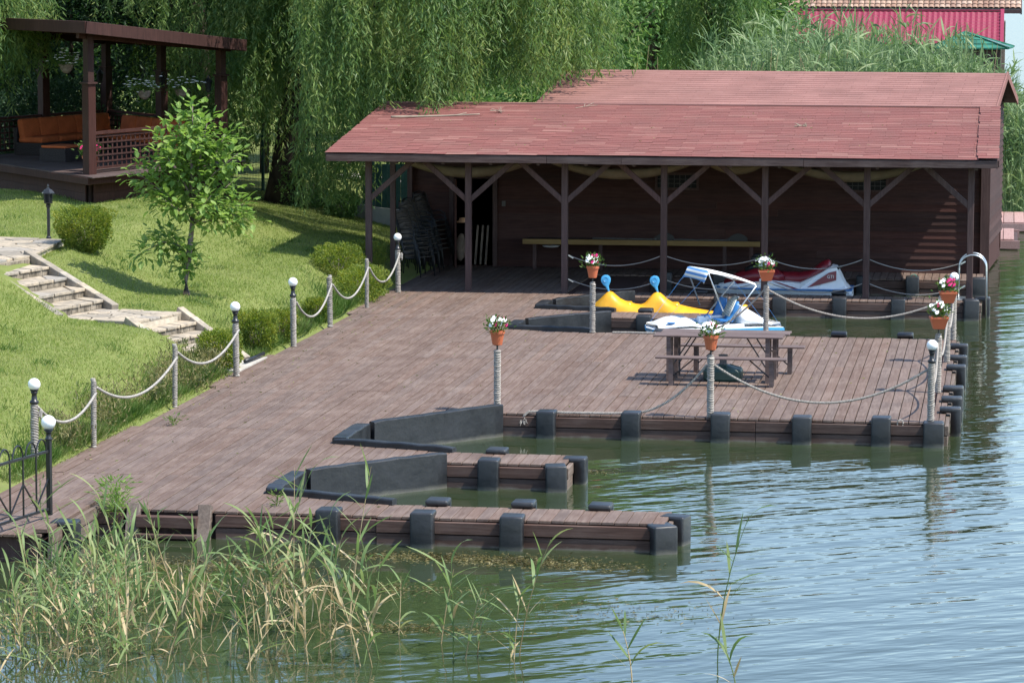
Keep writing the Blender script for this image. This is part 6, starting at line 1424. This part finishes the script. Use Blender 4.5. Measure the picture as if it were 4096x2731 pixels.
RL = [ # x, y, proto, rz, tilt x, tilt y, label
 (-7.05, 34.6, 4, .3, .02, .10, 'tallest reed leaning right in front of the nearest dock finger'), (-7.95, 35.2, 3, 1.2, 0, .03, 'tall upright reed left of the leaning one at the nearest finger'), (-7.6, 34.3, 4, 2.2, .0, -.04, 'tall reed with pale dead base among the central reeds'),
 (-4.95, 33.2, 2, 2.0, .05, -.14, 'lone bent reed standing in open water right of the reed bed'), (-5.85, 33.6, 0, .4, .0, .10, 'small green reed shoot between the reed bed and the lone bent reed'), (-5.6, 33.0, 1, 1.9, 0, -.05, 'slim reed with three upright leaves by the bottom edge'),
 (-2.85, 33.1, 3, 1.0, .05, -.10, 'solitary thin reed at the bottom right of the water'), (-3.6, 31.9, 5, .5, .0, .05, 'short faint reed at the bottom edge left of the solitary one'), (-2.55, 32.0, 6, 2.5, .0, .1, 'tiny reed shoot beside the solitary reed at bottom right')]
usedp = set()
def put_reed(k, x, y, rz, tx, ty, label, group=None, s=1.0):
    p = protos[k]
    if k in usedp: o = copy_tree(p)
    else:
        usedp.add(k); o = p; link(o)
    o.location = (x, y, -.5); o.rotation_euler = (tx, ty, rz); o.scale = (s, s, s); tag(o, label, 'reed', group)
for x, y, k, rz, tx, ty, l in RL: put_reed(k, x, y, rz, tx, ty, l, 'reeds standing in the foreground water')
q = np.random.default_rng(12)
def scatter(n, latr, Dr, lab, grp, hk, tilt=.12, s=(.8, 1.1)):
    for i in range(n):
        la = q.uniform(*latr); Dn = q.uniform(*Dr); p = LD(la, Dn, 0); put_reed(int(q.choice(hk)), p[0], p[1], q.uniform(0, 6.28), q.normal() * tilt, q.normal() * tilt, lab, grp, q.uniform(*s))
scatter(26, (-5.35, -3.9), (32.6, 36.6), 'reed stalk in the dense clump at the lower left corner', 'reeds in the lower left clump', [1, 2, 2, 3, 7], .16, (.75, 1.0))
scatter(19, (-4.0, -2.5), (32.6, 36.2), 'reed stalk in the loose stand in front of the boarding steps', 'reeds in front of the steps', [0, 1, 7, 5, 6, 2], .24, (.8, 1.05))
scatter(16, (-2.6, -1.25), (32.6, 36.0), 'reed stalk in the central stand below the nearest dock finger', 'reeds below the nearest finger', [1, 2, 3, 7], .17, (.8, 1.0))
scatter(5, (-1.4, .1), (32.8, 35), 'thin reed shoot in the sparse water right of the central stand', 'sparse reed shoots', [0, 5, 6], .10, (.8, 1.0))
# low tangle of dead and living leaves at the foot of the reeds
def reed_mass(name, label, pts, n, q, Lr, Wr, mat, zr, tilt=.8):
    Vs = []; Fs = []; k0 = 0; tmpl = [blade(1.0, 1.0, a, 4, tw) for a, tw in ((.2, 0), (.5, 0), (.9, 0), (1.5, 0))]
    for j, (v, f) in enumerate(tmpl):
        m = n // 4; i = q.integers(0, len(pts), m); P = pts[i].copy(); P[:, 2] += q.uniform(zr[0], zr[1], m); L = q.uniform(*Lr, m); W = q.uniform(*Wr, m); a = q.uniform(0, 6.28, m); b = q.normal(size=m) * tilt * .5
        vv = v[None] * np.stack([W, L, L], 1)[:, None]; y = vv[..., 1] * np.cos(b)[:, None] - vv[..., 2] * np.sin(b)[:, None]; z = vv[..., 1] * np.sin(b)[:, None] + vv[..., 2] * np.cos(b)[:, None]; ro = q.normal(size=m)[:, None] * .7; x = vv[..., 0]; z = z + x * np.sin(ro); x = x * np.cos(ro)
        X = x * np.cos(a)[:, None] - y * np.sin(a)[:, None]; Y = x * np.sin(a)[:, None] + y * np.cos(a)[:, None]; W3 = np.stack([X, Y, z], -1) + P[:, None]; Vs.append(W3.reshape(-1, 3)); F = (np.array(f)[None] + (np.arange(m) * len(v))[:, None, None]).reshape(-1, 4); Fs.append(F + k0); k0 += m * len(v)
    o = np_obj(name, np.concatenate(Vs), np.concatenate(Fs), M[mat]); return tag(o, label, 'reeds', kind='stuff')
lat = np.r_[q.uniform(-5.4, -4.0, 500), q.uniform(-4.6, -2.2, 300), q.uniform(-2.6, -1.3, 160)]; Dn = np.r_[q.uniform(32.4, 37.2, 500), q.uniform(32.4, 37.0, 300), q.uniform(33, 36, 160)]
pts = np.stack([lat * .98875 - Dn * .14956, lat * .14956 + Dn * .98875, np.full(len(lat), -.35)], 1)
reed_mass('reed_tangle', 'green tangle of reed leaves at the lower left of the water', pts[:500], 460, q, (.3, .6), (.018, .032), 'reed', (-.05, .55))
reed_mass('dead_reed_tangle', 'straw coloured dead reed leaves drooping to the water', pts, 460, q, (.25, .5), (.012, .026), 'reed_dry_i', (-.1, .35), 1.4)
# reed bed behind the boathouse
m = 5200; X = q.uniform(-9.5, .75, m); Yr = q.uniform(85.0, 104, m); k = (X < np.interp(Yr, [85, 88, 94, 104], [.0, .25, .75, 1.0])) & (X > np.interp(Yr, [85, 94, 104], [-4, -9, -9.5])) & ~((X > -3.5) & (Yr < 93.6)); k |= (X > -2.6) & (X < .25) & (Yr < 84.0); X, Yr = X[k], Yr[k]
ht = np.interp(X, [-9.5, -6, -3, -1, 0, .8], [4.1, 4.6, 4.55, 4.0, 3.4, 2.3]) * (1 + .10 * np.sin(X * 3 + Yr) + .10 * np.sin(X * 7.3 + 2 * np.sin(Yr))) * q.uniform(.82, 1.12, len(X)); st = MB()
Vs = []; cc = 0; P = np.stack([X, Yr, np.full(len(X), -.4)], 1)
rep = 10; Pi = np.repeat(P, rep, 0); hh = np.repeat(ht, rep); Pi[:, 2] += hh * q.random(len(Pi)) ** .6; Pi[:, :2] += q.normal(size=(len(Pi), 2)) * .12
reed_mass('reed_bed', 'dense pale green reed bed behind the boathouse', Pi, 30000, q, (.45, .85), (.04, .075), 'reed_far', (0, .01), .7)
n = len(P); side = np.array([.012, 0, 0]); lean = q.normal(size=(n, 2)) * .22; T = P + np.concatenate([lean, ht[:, None]], 1); V = np.stack([P - side, P + side, T + side * .4, T - side * .4], 1).reshape(-1, 3)
tag(np_obj('reed_stems', V, np.arange(4 * n).reshape(n, 4), M['reed_far']), 'stems of the reed bed behind the boathouse', 'reeds', kind='stuff')
lat_ = q.uniform(3.2, 13.2, 46)
for i, la in enumerate(lat_[:14]):
    p = LD(la, q.uniform(84.5, 90), -.4); o = MB().tube([tuple(p), tuple(p + np.array([q.normal() * .12, 0, 2.6])), tuple(p + np.array([q.normal() * .4, 0, 4.9 + q.uniform(-.3, .5)]))], [.016, .014, .006], 5).build('dead_reed_stalk', M['reed_dry_i']); tag(o, 'bare pale reed stalk rising above the boathouse ridge', 'reed', 'bare stalks above the reed bed')
n = 420; X = np.r_[q.uniform(-12.6, -7.7, 260), q.uniform(-7.6, -1, 60), q.uniform(-13.9, -1, 100)]; Yl = np.r_[q.uniform(40, 67, 260), q.uniform(49.1, 60, 60), q.uniform(67.2, 73, 100)]; X[:150] = -12.62 + np.abs(q.normal(size=150)) * .5
Z = np.r_[np.full(320, .012), roof_z(Yl[320:]) + .04]; inw = np.zeros(n, bool)
for k_ in range(320):
    for a_, b_ in slot_cut(X[k_]): inw[k_] |= (X[k_] < -7.6) and (a_ - .2 < Yl[k_] < b_ + .2)
P = np.stack([X, Yl, Z], 1)[~inw]; V, F = leaves(P, q.normal(size=(len(P), 3)) * np.array([1, 1, .12]), q.uniform(.03, .075, len(P)), .02, q, .1); tag(np_obj('fallen_leaves', V, F, M['dry_plant']), 'dry leaves and bits scattered over the boardwalk and roof', 'leaves', kind='stuff')
# floating weed and plants on the deck
n = 9000; cl = [(-6.6, 38.6, 1.7, .35), (-5.4, 38.3, 1.2, .3), (-6.4, 41.6, 1.0, .2), (-6.2, 45.6, .8, .25), (-7.6, 36.5, 1.6, .5), (-6.3, 34.3, 1.2, .3), (-9.2, 37.6, 1.5, .6), (-4.3, 35.6, 1.4, .8)]; i = q.choice(len(cl), n, p=[.27, .12, .07, .05, .17, .08, .2, .04]); c = np.array(cl)[i]
P = np.stack([c[:, 0] + q.normal(size=n) * c[:, 2] * .5, c[:, 1] + q.normal(size=n) * c[:, 3] * .5, np.full(n, WZ + .006)], 1); V, F = leaves(P, q.normal(size=(n, 3)) * np.array([1, .6, .10]), q.uniform(.02, .07, n), .012, q, .05); V[:, 2] = np.maximum(V[:, 2], WZ + .004)
tag(np_obj('floating_weed', V, F, M['weed']), 'brown floating water weed around the dock fingers', 'water weed', kind='stuff')
def sprig(x, y, z, w, h, n, label, s, mat='long_grass'):
    qq = np.random.default_rng(s); t = thing('weed_plant', label, 'plant', (x, y, z), 0, 'weeds growing at the deck'); P = np.stack([qq.normal(size=n) * w * .35, qq.normal(size=n) * w * .35, qq.random(n) * h], 1); P[:, :2] *= (.3 + P[:, 2] / h)[:, None]
    V, F = leaves(P, np.stack([P[:, 0], P[:, 1], np.full(n, .25 * w)], 1) + qq.normal(size=(n, 3)) * .12 * w * 2, qq.uniform(.06, .13, n), .018, qq); np_obj('foliage', V, F, M[mat], t); MB().tube([(0, 0, -.05), (0, 0, h * .7)], .006, 5).build('stem', M['reed'], t)
sprig(-11.02, 39.5, -.25, .26, .62, 620, 'leafy green weed growing at the inner corner by the boarding steps', 1, 'broad_leaf'); sprig(-9.05, 39.95, 0, .12, .18, 40, 'small weed growing between planks near the front edge', 2); sprig(-12.2, 46.9, 0, .2, .14, 60, 'grass tuft growing through the boardwalk near the lawn', 3); sprig(-11.95, 39.3, .02, .3, .5, 30, 'thin reed shoot growing through the landing stage planks', 4, 'reed')

# ------------------------------------------------------------------ far house with pink metal roof and tan tiles, and green summer house
hs = thing('far_house', 'distant lakeside house with a pink red metal roof below a tan tiled roof', 'house', (-5, 142, 0))
def hp(x, y): return x, y
nx_, ny_ = 190, 44; x0, x1 = -11.5, -.35; y0, y1, z0, z1 = 141.0, 144.6, 3.42, 4.86
U, Vv = np.meshgrid(np.linspace(0, 1, nx_ + 1), np.linspace(0, 1, ny_ + 1)); px = x0 + (x1 - x0) * U; rows = 11
stepz = .10 * (1 - (Vv * rows * .9999) % 1.0); rib = .012 * np.sin(px / .235 * 2 * np.pi); V = np.stack([px, y0 + (y1 - y0) * Vv, z0 + (z1 - z0) * Vv + stepz + rib], -1).reshape(-1, 3)
ii = (np.arange(ny_)[:, None] * (nx_ + 1) + np.arange(nx_)[None]).ravel(); F = np.stack([ii, ii + 1, ii + nx_ + 2, ii + nx_ + 1], 1); np_obj('metal_roof', V, F, M['pink_metal'], hs, world=True)
MB().bar((x1 + .06, y0, z0 + .02), (x1 + .06, y1, z1 + .06), .16, .14).build('barge_board', M['pink_metal'], hs, world=True); MB().bar((x0, y1, z1 + .06), (x1, y1, z1 + .06), .25, .06).build('ridge_cap', M['pink_metal'], hs, world=True)
MB().box((-5.6, 147.4, 2.2), (10.9, 5.4, 4.4)).build('wall', M['wall_plaster'], hs, world=True); MB().box((-5.6, 142.9, 1.5), (10.6, 3.4, 3.6)).build('upper_wall', M['wall_plaster'], hs, world=True)
tr_ = MB(); tr_.add([(-12, 145.0, 4.88), (.5, 145.0, 4.88), (.5, 149.5, 6.7), (-12, 149.5, 6.7), (-12, 145, 4.98), (.5, 145, 4.98), (.5, 149.5, 6.8), (-12, 149.5, 6.8)], [(3, 2, 1, 0), (4, 5, 6, 7), (0, 1, 5, 4), (1, 2, 6, 5), (2, 3, 7, 6), (3, 0, 4, 7)]); troof = tr_.build('tiled_roof', M['wall_plaster'], hs, world=True)
MB().bar((.52, 145.0, 4.86), (.52, 149.5, 6.68), .06, .26).build('barge_board', M['dark'], troof, world=True); MB().bar((-12, 144.97, 4.86), (.5, 144.97, 4.86), .06, .16).build('fascia_board', M['dark'], troof, world=True)
hd_ = MB(); ti = [[(.115 * math.cos(t), y, .055 * math.sin(t) + .02 * (1 - y / .42)) for t in np.linspace(0, math.pi, 6)] for y in (0, .42)]; hd_.loft(ti, caps=False, closed=False); tdat = hd_.data('roof_tile', M['tan_tile'], smooth=True); tv = np.array(hd_.v); tf = np.array(hd_.f); tl = math.atan2(1.82, 4.5); Vl = []; Fl = []; cnt = 0; pl = np.array(hs.location)
for r_ in range(12):
    for k in range(53):
        p = np.array([-12 + .118 + k * .236, 145.0 + r_ * .38 * math.cos(tl), 5.0 + r_ * .38 * math.sin(tl)])
        if p[0] > -10.8 and cnt < 290 and r_ < 7: place('roof_tile', tdat, troof, p - pl, (tl - .03, 0, 0)); cnt += 1
        else:
            c, s = math.cos(tl - .03), math.sin(tl - .03); v = np.stack([tv[:, 0], tv[:, 1] * c - tv[:, 2] * s, tv[:, 1] * s + tv[:, 2] * c], 1) + p - pl; Fl.append(tf + len(tv) * len(Vl)); Vl.append(v)
np_obj('tile_rows', np.concatenate(Vl), np.concatenate(Fl), M['tan_tile_i'], troof, kind='stuff')
sg = thing('summer_house', 'small green wooden roof of a summer house above the reeds at the right', 'summer house', (-1.2, 126.8, 0))
apx = (-1.65, 127.2, 4.32); cs = [(-2.75, 125.9, 3.72), (.0, 125.9, 3.72), (.2, 128.6, 3.72), (-2.9, 128.6, 3.72)]
for a, b in zip(cs, cs[1:] + cs[:1]):
    for k in range(4):
        f0, f1 = k / 4, (k + 1) / 4 - .01
        L0 = lambda p, f, dz=0: tuple(p[j] + (apx[j] - p[j]) * f + (dz if j == 2 else 0) for j in range(3))
        MB().add([L0(a, f0, .03), L0(b, f0, .03), L0(b, f1), L0(a, f1), L0(a, f0, -.03), L0(b, f0, -.03)], [(0, 1, 2, 3), (4, 5, 1, 0)]).build('roof_board', M['green_roof'], sg, world=True)
    MB().bar((a[0], a[1], a[2] + .03), apx, .12, .06).build('hip_board', M['green_roof'], sg, world=True)
MB().box((-1.4, 127.2, 2.0), (2.2, 2.2, 3.3)).build('wall', M['dark'], sg, world=True)
MB().bar((.05, 125.9, 3.78), (-.8, 126.5, 4.05), .06, .03).build('metal_edge', M['steel'], sg, world=True)
for o in scene.objects:
    if o.type == 'MESH' and 'label' in o and o.parent is None and 'kind' not in o and o['category'] in ('grass', 'wood'): o['kind'] = 'stuff'
